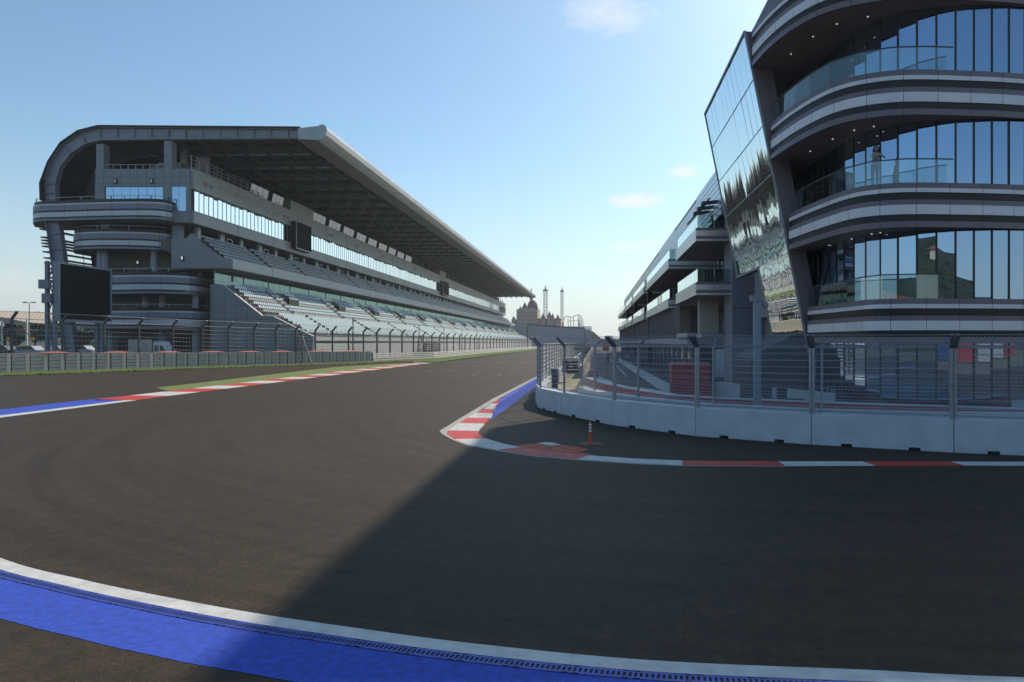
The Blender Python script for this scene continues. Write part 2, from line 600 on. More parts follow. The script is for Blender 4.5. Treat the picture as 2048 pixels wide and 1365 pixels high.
# near corner kerb, measured along its two edges
outer = [(985, 805), (983, 808), (967.5, 818), (952, 826), (935, 836), (918, 846.5), (896, 861), (894, 868), (909, 878.5), (938, 889.4), (995, 900), (1055, 910), (1153, 918.7), (1260, 926), (1364.6, 931), (1470, 932), (1573, 932.8), (1753, 932), (1930, 931.5), (2048, 932), (2300, 935)]
inner = [(1000.6, 797.6), (994.8, 808), (988, 819), (986, 827), (981, 836), (969, 847.5), (955.7, 862), (958, 869), (972.3, 877.5), (1006.5, 887.5), (1040.6, 894.3), (1100, 903), (1180, 911), (1260, 917), (1364.6, 921.5), (1460, 922.5), (1556, 923), (1724, 923), (1900, 923.5), (2048, 924), (2300, 926)]
colr = [0, 1, 0, 1, 1 - 1, 1, 0, 0, 1, 1, 0, 0, 1, 1, 0, 0, 1, 0, 1, 1]
colr = [0, 1, 0, 1, 0, 1, 0, 0, 1, 1, 0, 0, 1, 1, 0, 0, 1, 0, 1, 1]
m = MB()
for i in range(len(outer) - 1):
    a, b = G(*outer[i], 0.008), G(*outer[i + 1], 0.008)
    c, d = G(*inner[i + 1], 0.055), G(*inner[i], 0.055)
    m.poly([a, b, c, d], colr[i])
    m.poly([d, c, (c.x, c.y, 0), (d.x, d.y, 0)], colr[i])
m.build('kerb', [red_paint, white_paint], kind='structure')
# pale concrete edging between kerb and asphalt
m = MB()
eo = [(1073, 753.5), (985, 798), (879, 862), (884, 868), (905, 880), (936, 891.5), (994, 902), (1055, 912), (1153, 920.7), (1260, 928), (1364.6, 932.4), (1573, 934)]
ei = [(1077, 754), (1001, 796), (896, 861), (893.5, 868), (908.5, 878.5), (938, 889.4), (995, 900), (1055, 910.4), (1153, 919), (1260, 926.3), (1364.6, 931), (1573, 932.8)]
for i in range(len(eo) - 1):
    m.poly([G(*eo[i], Z1), G(*eo[i + 1], Z1), G(*ei[i + 1], Z1), G(*ei[i], Z1)])
struct('kerb_edging', m, concrete)
m = MB()
pts = [(1030, 890.5), (1070, 887.5), (1114, 889.5), (1150, 893), (1178, 899), (1160, 905), (1190, 910), (1180, 911), (1100, 903), (1043, 894.6)]
m.poly([G(a, b, Z1) for a, b in pts])
struct('orange_paint_patch', m, orange_paint)
m = MB()
m.poly([G(a, b, Z2) for a, b in [(1074, 886.6), (1090, 884.8), (1106, 885.5), (1122, 890), (1100, 891.5)]])
struct('white_paint_smudge', m, white_paint)
# faint grid box marks on the straight
m = MB()
for (x, y) in [(-19, 85), (-9.8, 93), (-19, 101), (-11.5, 74)]:
    m.box(x - 1.4, x + 1.4, y, y + 0.12, 0.001, 0.0045)
    m.box(x - 1.4, x - 1.28, y - 2.2, y, 0.001, 0.0045)
    m.box(x + 1.28, x + 1.4, y - 2.2, y, 0.001, 0.0045)
m.box(-28, -6, 121, 121.5, 0.001, 0.0045)
struct('grid_marking', m, thin_line)

# near blue band: white line, slotted drain, blue paint
up = [(0, 1116.4), (171, 1161.5), (342, 1197), (513, 1228), (700, 1255.5), (942, 1287.7), (1300, 1321.8), (1730, 1341), (2048, 1356)]
wp = [G(a, b) for a, b in up]
wp = [wp[0] * 2 - wp[1]] + wp
wp[0] = Vector((-13.5, 13.6, 0))
wp = [Vector((-18.5, 17.6, 0))] + wp + [Vector((9.0, 6.85, 0)), Vector((16, 6.9, 0))]
cur = smooth_curve(wp, 10)


def offs(c, d):
    out = []
    for i, p in enumerate(c):
        t = (c[min(i + 1, len(c) - 1)] - c[max(i - 1, 0)]).normalized()
        nrm = Vector((t.y, -t.x, 0))
        if nrm.y > 0: nrm = -nrm
        out.append(p + nrm * d)
    return out


def strip(mb, c, d0, d1, z, mi=0, skirt=False):
    a, b = offs(c, d0), offs(c, d1)
    for i in range(len(c) - 1):
        mb.poly([(a[i].x, a[i].y, z), (b[i].x, b[i].y, z), (b[i + 1].x, b[i + 1].y, z), (a[i + 1].x, a[i + 1].y, z)], mi)


m = MB(); strip(m, cur, 0, 0.255, Z1 + 0.002)
struct('white_road_line', m, white_paint)
m = MB()
strip(m, cur, 0.255, 0.275, Z1)
fb = resample(cur, 0.09)
ins, oute = offs(fb, 0.445), offs(fb, 1.30)
edge = lambda q: 0.010 * math.sin(q * .07) + 0.004 * math.sin(q * .47) + 0.003 * math.sin(q * 1.9)
for i in range(len(fb) - 1):
    j0, j1 = edge(i), edge(i + 1)
    m.poly([(ins[i].x, ins[i].y, Z1), (oute[i].x, oute[i].y - j0, Z1), (oute[i + 1].x, oute[i + 1].y - j1, Z1), (ins[i + 1].x, ins[i + 1].y, Z1)])
struct('blue_run_off', m, blue_paint)
m = MB(); strip(m, cur, 0.275, 0.445, 0.0025)
struct('drain_channel', m, dark)
m = MB()
fine = resample(cur, 0.058)
a1, a2, a3, a4 = offs(fine, 0.275), offs(fine, 0.318), offs(fine, 0.402), offs(fine, 0.445)
zg = 0.010
for i in range(len(fine) - 1):
    for (p, q) in ((a1, a2), (a3, a4)):
        m.poly([(p[i].x, p[i].y, zg), (q[i].x, q[i].y, zg), (q[i + 1].x, q[i + 1].y, zg), (p[i + 1].x, p[i + 1].y, zg)])
    b0, b1 = a2[i].lerp(a2[i + 1], 0.5), a3[i].lerp(a3[i + 1], 0.5)
    m.poly([(a2[i].x, a2[i].y, zg), (a3[i].x, a3[i].y, zg), (b1.x, b1.y, zg), (b0.x, b0.y, zg)])
for i in range(0, len(fine) - 12, 11):
    for k in (0, 2):
        for (A, B_) in ((a1, a2), (a4, a3)):
            p = A[i + k]; q = A[i + k].lerp(B_[i + k], 0.35)
            t = (fine[i + k + 1] - fine[i + k]).normalized() * 0.035
            m.poly([(p.x - t.x, p.y - t.y, zg + .002), (p.x + t.x, p.y + t.y, zg + .002), (q.x + t.x, q.y + t.y, zg + .002), (q.x - t.x, q.y - t.y, zg + .002)], 1)
m.build('drain_grating', [mat('blue_grating', (0.045, 0.075, 0.36), 0.5, 0.2, var=0.2, vscale=4), dark], loc=(0, 8, 0),
        label='long slotted drain grating set in the blue paint beside the near white line', cat='drain')

# grass verge
m = MB()
e1 = [(-60, 752.5), (0, 752), (200, 745), (354, 739), (500, 734.3), (600, 731), (700, 728), (745, 726.5), (800, 723.2), (864, 724.8), (882, 724.5), (940, 716.8), (1000, 709.3), (1080, 700.5)]
e2 = [(-60, 742), (0, 741), (200, 736), (354, 731), (500, 727), (600, 724), (700, 721), (745, 720.5), (800, 718.3), (864, 715.5), (882, 714), (940, 708), (1000, 703), (1080, 696)]
for i in range(len(e1) - 1):
    m.poly([G(*e1[i], 0.03), G(*e1[i + 1], 0.03), G(*e2[i + 1], 0.05), G(*e2[i], 0.05)])
    a, b = G(*e1[i], 0.03), G(*e1[i + 1], 0.03)
    L = (b - a).length
    for k in range(int(L * 3)):
        p = a.lerp(b, R.random()); h = R.uniform(0.06, 0.16)
        m.poly([p + Vector((-.12, 0, 0)), p + Vector((.12, 0, 0)), p + Vector((R.uniform(-.1, .1), R.uniform(0, .1), h))])
m.build('grass', grass_m, kind='stuff')
# pit lane paint
m = MB()
m.poly([G(*q, Z1) for q in [(1238, 716), (1343, 770), (1343, 786), (1318, 779), (1238, 724.5)]])
m.poly([G(*q, Z1) for q in [(1196, 752), (1240, 771), (1343, 784), (1343, 787), (1240, 776), (1190, 756)]])
m.poly([(3.2, 70, Z1), (3.4, 70, Z1), (3.4, 330, Z1), (3.2, 330, Z1)])
struct('pit_lane_marking', m, white_paint)


# rubber left by tyres: curved streaks through the corner, broken up by noise
rub = bpy.data.materials.new('tyre_rubber'); rub.use_nodes = True
n_ = rub.node_tree; b_ = n_.nodes['Principled BSDF']
b_.inputs['Base Color'].default_value = (.012, .011, .010, 1); b_.inputs['Roughness'].default_value = .6
gg = n_.nodes.new('ShaderNodeNewGeometry'); nn_ = n_.nodes.new('ShaderNodeTexNoise'); nn_.inputs['Scale'].default_value = .7; nn_.inputs['Detail'].default_value = 6; nn_.inputs['Roughness'].default_value = .75
mr_ = n_.nodes.new('ShaderNodeMapRange'); mr_.inputs[1].default_value = .36; mr_.inputs[2].default_value = .8; mr_.inputs[3].default_value = 0; mr_.inputs[4].default_value = .13
n_.links.new(gg.outputs['Position'], nn_.inputs['Vector']); n_.links.new(nn_.outputs[0], mr_.inputs[0]); n_.links.new(mr_.outputs[0], b_.inputs['Alpha'])
m = MB()
for ti, (pts_, w_) in enumerate([([(-9, 90), (-11.5, 60), (-12, 42), (-9, 26), (-1, 17.5), (10, 15), (22, 14)], .28), ([(-10.7, 90), (-13.2, 60), (-13.7, 42), (-10.4, 25), (-1.6, 16), (10, 13.4), (22, 12.4)], .28),
                  ([(-12, 90), (-17, 60), (-19, 44), (-17, 26), (-8, 14), (4, 11), (18, 10)], .22), ([(-13.6, 90), (-18.6, 60), (-20.6, 44), (-18.6, 25), (-9, 12.4), (4, 9.5), (18, 8.5)], .22),
                  ([(-8, 70), (-10, 45), (-9.5, 32), (-5.5, 23.6), (2, 20), (12, 18), (22, 17.4)], .3), ([(-22, 70), (-23, 50), (-21, 34), (-17, 24)], .2), ([(-20.4, 70), (-21.4, 50), (-19.4, 34), (-15.4, 24)], .2),
                  ([(-24, 30), (-18, 20), (-8, 12.6), (0, 10)], .18)]):
    cs_ = smooth_curve([(a, b, 0) for a, b in pts_], 14)
    strip(m, cs_, -w_ / 2, w_ / 2, .0018 + .0002 * ti)
struct('tyre_marks', m, rub)

# ------------------------------------------------------------------ grandstand
D1, D2 = 118.0, 534.0
K = D1 / F


def NX(px): return (px - VX) * K


def NZ(py): return H + (VY - py) * K


gs = thing('grandstand', (-60, D1, 0), 'long grey grandstand with a sweeping cantilever roof along the left of the straight', 'grandstand')
# lower bowl
sx = [(-49.2, 4.4)]
rows_low = []
x, z = -49.6, 4.4
prof = [(-49.2, 0), (-49.2, 4.36), (-49.9, 4.36)]
x = -49.9; z = 4.36
for k in range(7):
    z += 0.48; prof += [(x, z), (x - 0.8, z)]; rows_low.append((x - 0.35, z, 'w')); x -= 0.8
prof += [(-57.4, z)]
x = -57.4
for k in range(8):
    z += 0.68; prof += [(x, z), (x - 0.84, z)]; rows_low.append((x - 0.4, z, 'b' if k > 4 else ('w' if k % 3 else 'g'))); x -= 0.84
ztop = z
prof += [(-66.2, z), (-66.2, 0)]
m = MB(); m.ext(prof, D1 + 0.6, D2)
m.build('lower_terrace', stand_conc, gs)
m = MB()
m.box(-49.19, -48.95, D1 + 0.6, D2, 0, 3.3)
m.box(-49.19, -48.75, D1 + 0.6, D2, 3.75, 4.5)
m.build('front_wall', fascia_m, gs)
# end wall of the lower bowl
m = MB()
ew = [(421, 760), (421, 572), (446.7, 571.5), (525, 633.5), (546.7, 634.3), (627, 674.4), (623, 760)]
m.ext([(NX(a), max(0, NZ(b))) for a, b in ew], D1, D1 + 0.6)
lw = m.build('end_wall', panel_grey, gs)
m = MB()
for a, b in zip(ew[1:-1], ew[2:-1]):
    m.beam((NX(a[0]), D1 + 0.25, NZ(a[1]) + .06), (NX(b[0]), D1 + 0.25, NZ(b[1]) + .06), 0.75, 0.14)
m.build('coping', panel_light, lw)
m = MB()
for z in (2.4, 4.9, 7.4, 9.9): m.box(NX(422), min(NX(620), NX(447) + (13.0 - z) * 1.5), D1 - 0.004, D1, z, z + 0.05)
for xx in range(-66, -49, 2): m.box(xx, xx + 0.05, D1 - 0.006, D1 - 0.001, 0, max(0.5, min(13.1, 12.9 - (xx + 64.2) * 0.66)))
m.build('panel_joint', dark_steel, lw)
# mid tier
prof = [(-62.8, 16.3), (-62.8, 17.85), (-63.2, 17.85)]
x = -63.2; z = 17.0
rows_mid = []
for k in range(7):
    prof += [(x, z), (x - 0.85, z)]; rows_mid.append((x - 0.4, z)); x -= 0.85
    z += 0.72
z -= 0.72
prof += [(x, z), (-76, z), (-76, z - 1.0), (-69, 16.3)]
zmid = z
m = MB(); m.ext(prof, D1 + 0.5, D2 + 3)
m.build('middle_terrace', stand_conc, gs)
m = MB(); m.ext([(-62.79, 16.25), (-62.79, 17.9), (-62.55, 17.9), (-62.55, 16.25)], D1, D2 + 3)
m.ext([(-62.8, 16.2), (-70, 16.2), (-70, 16.28), (-62.8, 16.28)], D1, D2 + 3)
m.build('fascia', fascia_m, gs)
m = MB()
for k in range(30):
    yy = D1 + 14.5 * (k + 1)
    if yy < D2: m.box(-62.545, -62.53, yy, yy + 0.12, 16.25, 17.9)
    if yy < D2: m.box(-69.19, -69.17, yy, yy + 0.12, 24.1, 26.1)
    if yy < D2: m.box(-69.19, -69.17, yy, yy + 0.12, 30.3, 33.4)
m.build('fascia_joint', dark_steel, gs)
m = MB()
mw = [(345, 537), (345, 478), (372, 478), (385, 468), (400, 484), (445, 517), (463.5, 517.5), (463.5, 537)]
m.ext([(NX(a), NZ(b)) for a, b in mw], D1 - 0.3, D1 + 0.45)
m.build('end_wall', panel_grey, gs)
# glass screen behind lower bowl
m = MB()
yy = D1 + 0.6
while yy < D2:
    m.box(-66.10, -66.03, yy + 0.04, yy + 2.4, ztop + 0.1, 16.15); yy += 2.45
m.build('glass_screen', g_teal, gs)
m = MB()
yy = D1 + 0.6
while yy < D2:
    m.box(-66.0, -65.93, yy - 0.04, yy + 0.04, ztop, 16.2, 0); yy += 2.45 * 4
m.box(-66.0, -65.92, D1, D2, ztop + 1.1, ztop + 1.17)
m.build('screen_frame', steel, gs)
m = MB(); m.ext([(-62.9, 16.18), (-66, 16.18), (-66, 16.0), (-63.2, 16.05)], D1 + 1, D2); m.build('soffit', soffit_m, gs)
# back of concourse, mid tier
m = MB(); m.box(-76, -75.7, D1 + 0.5, D2, zmid, 24.1); m.build('concourse_wall', dark, gs)
for k in range(56):
    m = MB()
    yy = D1 + 4 + k * 7.4
    m.box(-71.4, -70.9, yy, yy + 1.0 + 0.5 * (k % 2), zmid, 24.1, 0)
    if k % 2: m.box(-71.0, -70.9, yy + 2.2, yy + 2.4, zmid, 23.6, 0); m.box(-71.0, -70.9, yy + 4.2, yy + 4.4, zmid, 23.6, 0); m.box(-71.0, -70.9, yy + 2.2, yy + 4.4, 23.4, 23.6, 0); m.box(-71.02, -70.98, yy + .9, yy + 2.3, zmid, zmid + .6)
    m.build('concourse_column', panel_light, gs)
# window box
bx = -69.2
for nm, z0, z1, mt in (('fascia', 24.1, 26.15, fascia_m), ('upper_fascia', 30.2, 33.5, fascia_m)):
    m = MB(); m.box(-75.5, bx, D1, D2 - 3, z0, z1); m.build(nm, mt, gs)
m = MB(); m.box(-75.5, bx + 0.15, D1 - .1, D2 - 3, 30.05, 30.25); m.box(-75.5, bx + 0.12, D1 - .1, D2 - 3, 26.05, 26.2)
m.build('window_sill', panel_light, gs)
nb = 9
for b in range(nb):
    y0 = D1 + 0.3 + b * (D2 - D1 - 3.6) / nb; y1 = y0 + (D2 - D1 - 3.6) / nb
    m = MB(); yy = y0
    while yy < y1 - 0.3:
        ye = min(yy + 1.5, y1)
        j = R.uniform(-0.003, 0.003); j2 = R.uniform(-0.012, 0.012)
        m.poly([(bx - .2 + j, yy, 26.2), (bx - .2 - j, ye, 26.2), (bx - .2 - j + j2, ye, 30.05), (bx - .2 + j + j2, yy, 30.05)]); yy += 1.5
    wnd = m.build('window_band', g_stand, gs)
    m = MB(); yy = y0
    while yy < y1 - 0.1:
        m.box(bx - .19, bx - .15, yy - .05, yy + .05, 26.2, 30.05); yy += 1.5
    m.build('mullion', panel_grey, wnd)
m = MB(); m.box(-75.5, bx - 0.6, D1 + .5, D2 - 3, 26.15, 30.2); m.build('window_backing', dark, gs)
# end block of the box, facing the camera
m = MB()
X0, X1 = NX(195), NX(382)
m.box(X0, X1, D1 - 0.6, D1 + 8, NZ(375), NZ(340))
m.box(X0, X1, D1 - 0.6, D1 + 8, NZ(446.7), NZ(424))
m.box(X0, NX(213), D1 - 0.6, D1 + 8, NZ(424), NZ(375))
m.box(NX(330), NX(348), D1 - 0.6, D1 + 8, NZ(424), NZ(375))
m.box(NX(376), X1, D1 - 0.6, D1 + 8, NZ(424), NZ(375))
m.box(X0, X1, D1 + 3, D1 + 8, NZ(424), NZ(375))
blk = m.build('end_block', panel_grey, gs)
m = MB()
for k in range(7):
    a = 213 + k * (117 / 7)
    m.box(NX(a) + .03, NX(a + 117 / 7) - .03, D1 - 0.35, D1 - 0.3, NZ(424), NZ(375.5))
for k in range(2): m.box(NX(348 + 14 * k) + .03, NX(362 + 14 * k) - .03, D1 - 0.55, D1 - 0.5, NZ(423.5), NZ(375.5))
m.build('window', g_tower, blk)
m = MB()
for z in (NZ(357), NZ(370)): m.box(X0, X1, D1 - 0.606, D1 - 0.598, z, z + 0.05)
for k in range(11): xx = lerp(X0, X1, k / 11); m.box(xx, xx + .05, D1 - .607, D1 - .599, NZ(372), NZ(340))
m.build('panel_joint', dark_steel, blk)
for px in (237, 309):
    m = MB(); m.box(NX(px) - .2, NX(px) + .2, D1 - 0.85, D1 - 0.6, NZ(370), NZ(359)); w_ = m.build('wall_lamp', dark_steel, blk)
    m = MB(); m.box(NX(px) - .1, NX(px) + .1, D1 - 0.87, D1 - 0.851, NZ(368), NZ(361)); m.build('lamp_glass', band_m, w_)
# roof deck columns and rear wall
for (a, b, t) in ((197, 212, 290), (332, 347, 284)):
    m = MB(); m.box(NX(a), NX(b), D1 - 0.55, D1 + 0.9, NZ(342), NZ(t)); m.build('column', panel_grey, gs)
m = MB(); m.ext([(NX(357), NZ(340)), (NX(381), NZ(340)), (NX(381), NZ(298)), (NX(357), NZ(298))], D1 + 5, D1 + 6)
m.ext([(NX(240), NZ(340)), (NX(334), NZ(340)), (NX(334), NZ(313)), (NX(290), NZ(313))], D1 + 4, D1 + 7)
m.build('roof_deck_wall', beige, gs)
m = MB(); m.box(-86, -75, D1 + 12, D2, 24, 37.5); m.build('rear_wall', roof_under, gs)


def railing(mb, pts, h, nr, sp, r=0.05):
    """posts and rails along a polyline"""
    for a, b in zip(pts, pts[1:]):
        a, b = Vector(a), Vector(b)
        n = max(1, int((b - a).length / sp))
        for k in range(n + 1):
            p = a.lerp(b, k / n)
            mb.beam(p, p + Vector((0, 0, h)), r * 1.3, r * 1.3)
        for j in range(1, nr + 1):
            o = Vector((0, 0, h * j / nr))
            mb.beam(a + o, b + o, r, r)


m = MB(); railing(m, [(NX(381), D1 + .2, NZ(340)), (NX(381), D1 + 24, NZ(340))], 2.5, 4, 2.3, 0.09)
railing(m, [(NX(215), D1 - .3, NZ(341)), (NX(332), D1 - .3, NZ(341))], 0.9, 1, 1.2, 0.07)
m.build('railing', steel, gs)
# sponsor fascia lettering and the coloured emblem
tx = bpy.data.curves.new('lettering', 'FONT')
tx.body = 'WWW.SOCHIAUTODROM.RU'
tx.size = 1.75
tx.extrude = 0.04
tx.space_character = 1.0
to = bpy.data.objects.new('lettering', tx)
COL.objects.link(to)
to.parent = gs
to.rotation_euler = (math.radians(90), 0, math.radians(90))
to.location = Vector((bx + 0.06, 125.6, 31.15)) - Vector(gs.location)
tx.materials.append(mat('pale_letter_paint', (0.60, 0.61, 0.63), 0.5))
bpy.context.view_layer.update()
dg = bpy.context.evaluated_depsgraph_get()
lm_ = bpy.data.meshes.new_from_object(to.evaluated_get(dg))
wid = to.dimensions.x
lo = bpy.data.objects.new('lettering', lm_)
COL.objects.link(lo); lo.parent = gs
lo.rotation_euler = to.rotation_euler; lo.location = to.location; lo.scale = (25.0 / wid, 1, 1)
bpy.data.objects.remove(to)
lo.name = 'lettering'


def emblem(y, s=1.0):
    m = MB()
    for (dy, dz, mi) in ((0.9, 0.6, 0), (0.0, -0.45, 1), (1.8, -0.45, 2)):
        c = [(-.75, -.42), (.55, -.42), (.75, .42), (-.55, .42)]
        m.poly([(bx + 0.02, y + (dy + a) * s, 32.0 + (dz + b) * s) for a, b in c], mi)
    m.build('emblem', [panel_light, mat('emblem_red', (0.36, 0.17, 0.17)), mat('emblem_blue', (0.17, 0.25, 0.36))], gs)


for y in (121.4, 152.3, 178.5, 197.5, 222, 262): emblem(y)
# raised piers behind the hanging screens, booths on the deck
for y0 in (155.5, 306):
    m = MB(); m.box(-72, bx + 0.02, y0, y0 + 12.5, 33.5, 36.0); m.build('pier', fascia_m, gs)
for k, (y0, y1) in enumerate([(138.5, 146.2), (147.8, 153.3)] + [(169 + 10.4 * i, 169 + 10.4 * i + 8.3) for i in range(9)]):
    m = MB()
    m.ext([(-75, 33.5), (-70.1, 33.5), (-69.6, 35.9), (-75, 36.3)], y0, y1)
    bo = m.build('commentary_booth', dark_steel, gs)
    m = MB()
    n_ = 3
    for j in range(n_):
        a = lerp(y0 + .2, y1 - .2, j / n_); b = lerp(y0 + .2, y1 - .2, (j + 1) / n_) - .15
        m.poly([(-70.02, a, 33.8), (-70.02, b, 33.8), (-69.58, b, 35.8), (-69.58, a, 35.8)])
    m.build('window', g_dark, bo)
m = MB(); m.box(-75.5, bx, D1 + 8, D2 - 3, 33.5, 33.6); m.build('roof_deck', panel_grey, gs)
# posts holding the roof over the deck
for k in range(41): yy = D1 + 6 + k * 10.1; m = MB(); m.beam((-74.5, yy, 33.5), (-74.5, yy, 39.5), 0.9, 0.9); m.build('roof_post', panel_grey, gs)
for k in range(24): yy = 290 + k * 10.1; m = MB(); m.beam((-70.3, yy, 33.5), (-70.3, yy, 36), 0.4, 0.4); m.build('roof_post', panel_grey, gs)
# roof: ribs, skin, nose
out_ = [(605, 261), (205, 258), (165, 268), (130, 292), (105, 330), (92, 370), (93, 405), (99, 445), (115, 560), (135, 705)]
inn_ = [(605, 278), (208, 283), (178, 290), (148, 310), (126, 338), (118, 368), (118, 405), (124, 445), (140, 560), (157, 705)]
rp = [(NX(a), max(0, NZ(b))) for a, b in out_] + [(NX(a), max(0, NZ(b))) for a, b in reversed(inn_)]
nribs = 43
for k in range(nribs):
    yy = D1 - 0.4 + k * 9.75
    if yy > D2: break
    m = MB()
    n = len(out_)
    for i in range(n - 1):
        a, b = out_[i], out_[i + 1]; c, d = inn_[i + 1], inn_[i]
        q = [(NX(a[0]), max(0, NZ(a[1]))), (NX(b[0]), max(0, NZ(b[1]))), (NX(c[0]), max(0, NZ(c[1]))), (NX(d[0]), max(0, NZ(d[1])))]
        if k < 2:
            m.ext(q, yy, yy + 0.5)
        else:
            m.ext(q, yy, yy + 0.35)
        if k < 3:
            for (e, f_) in ((q[0], q[1]), (q[3], q[2])):
                m.beam((e[0], yy, e[1]), (f_[0], yy, f_[1]), 1.0, 0.12, up=(0, 0, 1) if abs(e[0] - f_[0]) > abs(e[1] - f_[1]) else (1, 0, 0))
    if k == 0:
        st = [(a, 259.5, a, 277) for a in range(205, 600, 34)] + [(165, 268, 178, 290), (130, 292, 148, 310), (105, 330, 126, 338), (92, 370, 118, 368), (93, 388, 118, 388), (103, 470, 128, 468), (107, 500, 132, 500), (115, 560, 140, 560), (121, 600, 145, 600), (127, 645, 149, 645)]
        for (a, b, c, d) in st:
            m.beam((NX(a), yy - .15, NZ(b)), (NX(c), yy - .15, NZ(d)), 0.12, 0.3, up=(0, 1, 0))
    m.build('roof_rib', rib_m, gs)
m = MB()
sk = [(NX(a), NZ(b)) for a, b in out_[:7]]
sk2 = [(x - 0.0, z) for x, z in sk]
top = [(x + (-.25 if i > 4 else 0), z + (.3 if i < 5 else .1)) for i, (x, z) in enumerate(sk)]
m.ext(top + list(reversed([(x + (.1 if i > 4 else 0), z + .06) for i, (x, z) in enumerate(sk)])), D1 - 1.2, D2)
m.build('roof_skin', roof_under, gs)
m = MB(); xx = -85
while xx < -52:
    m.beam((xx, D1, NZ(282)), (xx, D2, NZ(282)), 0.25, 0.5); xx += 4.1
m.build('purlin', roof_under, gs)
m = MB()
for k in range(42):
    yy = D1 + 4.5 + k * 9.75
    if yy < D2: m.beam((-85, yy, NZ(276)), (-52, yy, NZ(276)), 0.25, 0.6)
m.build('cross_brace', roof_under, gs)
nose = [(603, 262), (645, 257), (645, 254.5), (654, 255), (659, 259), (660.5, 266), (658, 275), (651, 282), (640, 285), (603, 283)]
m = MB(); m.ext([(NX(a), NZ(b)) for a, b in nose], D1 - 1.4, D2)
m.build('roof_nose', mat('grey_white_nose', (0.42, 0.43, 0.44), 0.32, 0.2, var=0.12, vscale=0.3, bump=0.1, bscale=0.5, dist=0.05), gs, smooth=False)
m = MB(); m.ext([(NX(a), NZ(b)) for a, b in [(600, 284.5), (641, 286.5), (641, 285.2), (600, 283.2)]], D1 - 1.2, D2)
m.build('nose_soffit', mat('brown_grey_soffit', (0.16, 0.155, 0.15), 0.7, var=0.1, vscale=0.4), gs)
# louvres between the legs at the rear
m = MB()
for py in (462, 478, 484, 490, 496, 507, 519, 530, 540, 548, 558, 566, 575):
    t = (py - 445) / 115
    x0 = NX(lerp(99, 115, t)) - 1.0
    m.box(x0, x0 + 1.0, D1 - 1.2, D2 - 200, NZ(py), NZ(py) + 0.22)
m.build('rear_louvre', dark_steel, gs)
m = MB()
for k in range(20):
    yy = D1 + 2 + 4.8 * k
    m.tube((NX(100), yy, NZ(450)), (NX(120), yy, NZ(590)), 0.07, 0.07, 4)
m.box(NX(125), NX(185), D1 + 9, D1 + 9.5, NZ(662), NZ(655))
m.build('louvre_rod', dark_steel, gs)
# end terraces with striped parapets
ST = [(0.0, .16, 2), (.16, .24, 0), (.24, .50, 3), (.50, .58, 2), (.58, .82, 1), (.82, .90, 2), (.90, 1.0, 3)]


def striped(parent, name, outline, ztop_, zbot, mats, st, jointstep=3.0, rec=0.07, gap=0.03):
    """a curved fascia band made of stacked cladding stripes in panels, dark ones recessed"""
    pts = resample([Vector((p[0], p[1], 0)) for p in outline], jointstep / 4)
    nr = []
    for i, p in enumerate(pts):
        t = (pts[min(i + 1, len(pts) - 1)] - pts[max(i - 1, 0)]).normalized()
        nr.append(Vector((t.y, -t.x, 0)))
    m = MB()
    Ht = ztop_ - zbot
    for (a, b, mi) in st:
        zt, zb = ztop_ - a * Ht, ztop_ - b * Ht
        o = -rec if mi == 2 else 0.0
        for i in range(len(pts) - 1):
            p, q = pts[i] + nr[i] * o, pts[i + 1] + nr[i + 1] * o
            if i % 4 == 3: q = p.lerp(q, 1 - gap / max(0.05, (q - p).length))
            m.poly([(p.x, p.y, zb + .005), (q.x, q.y, zb + .005), (q.x, q.y, zt - .005), (p.x, p.y, zt - .005)], mi)
            # top and bottom lips of the proud stripes
            if mi != 2:
                pi, qi = p - nr[i] * rec * 1.5, q - nr[i + 1] * rec * 1.5
                m.poly([(p.x, p.y, zt - .005), (q.x, q.y, zt - .005), (qi.x, qi.y, zt - .005), (pi.x, pi.y, zt - .005)], mi)
                m.poly([(p.x, p.y, zb + .005), (pi.x, pi.y, zb + .005), (qi.x, qi.y, zb + .005), (q.x, q.y, zb + .005)], mi)
    bk = [p - nr[i] * (rec * 1.6) for i, p in enumerate(pts)]
    for i in range(len(pts) - 1):
        m.poly([(bk[i].x, bk[i].y, zbot), (bk[i + 1].x, bk[i + 1].y, zbot), (bk[i + 1].x, bk[i + 1].y, ztop_), (bk[i].x, bk[i].y, ztop_)], 2)
    return m.build(name, mats, parent), pts, nr


smats = [panel_light, silver, panel_dark, panel_mid]
gmats = [mat('stand_stripe_light', (0.56, 0.58, 0.60), 0.5), mat('stand_stripe_pale', (0.62, 0.64, 0.66), 0.5), panel_dark, mat('stand_stripe_mauve', (0.25, 0.25, 0.30), 0.5)]


def terrace(pixels, zt, zb, back):
    """pixels: list of (px, D); zt/zb heights of the parapet band"""
    pts = smooth_curve([((px - VX) * D / F, D, 0) for px, D in pixels], 6)
    b_, _, _ = striped(gs, 'terrace_parapet', pts, zt, zb, gmats, ST, 4.5, 0.15, 0.05)
    m = MB()
    o = [(p.x, p.y + .25) for p in pts] + [(pts[-1].x, D1 + back), (pts[0].x, D1 + back)]
    m.slab(o, zb + 0.05, zb + 0.6)
    m.build('terrace_slab', beige, gs)
    m = MB()
    railing(m, [(p.x, p.y + .3, zt) for p in pts[::6]], 0.55, 1, 2.2, 0.08)
    m.build('terrace_rail', steel, b_)


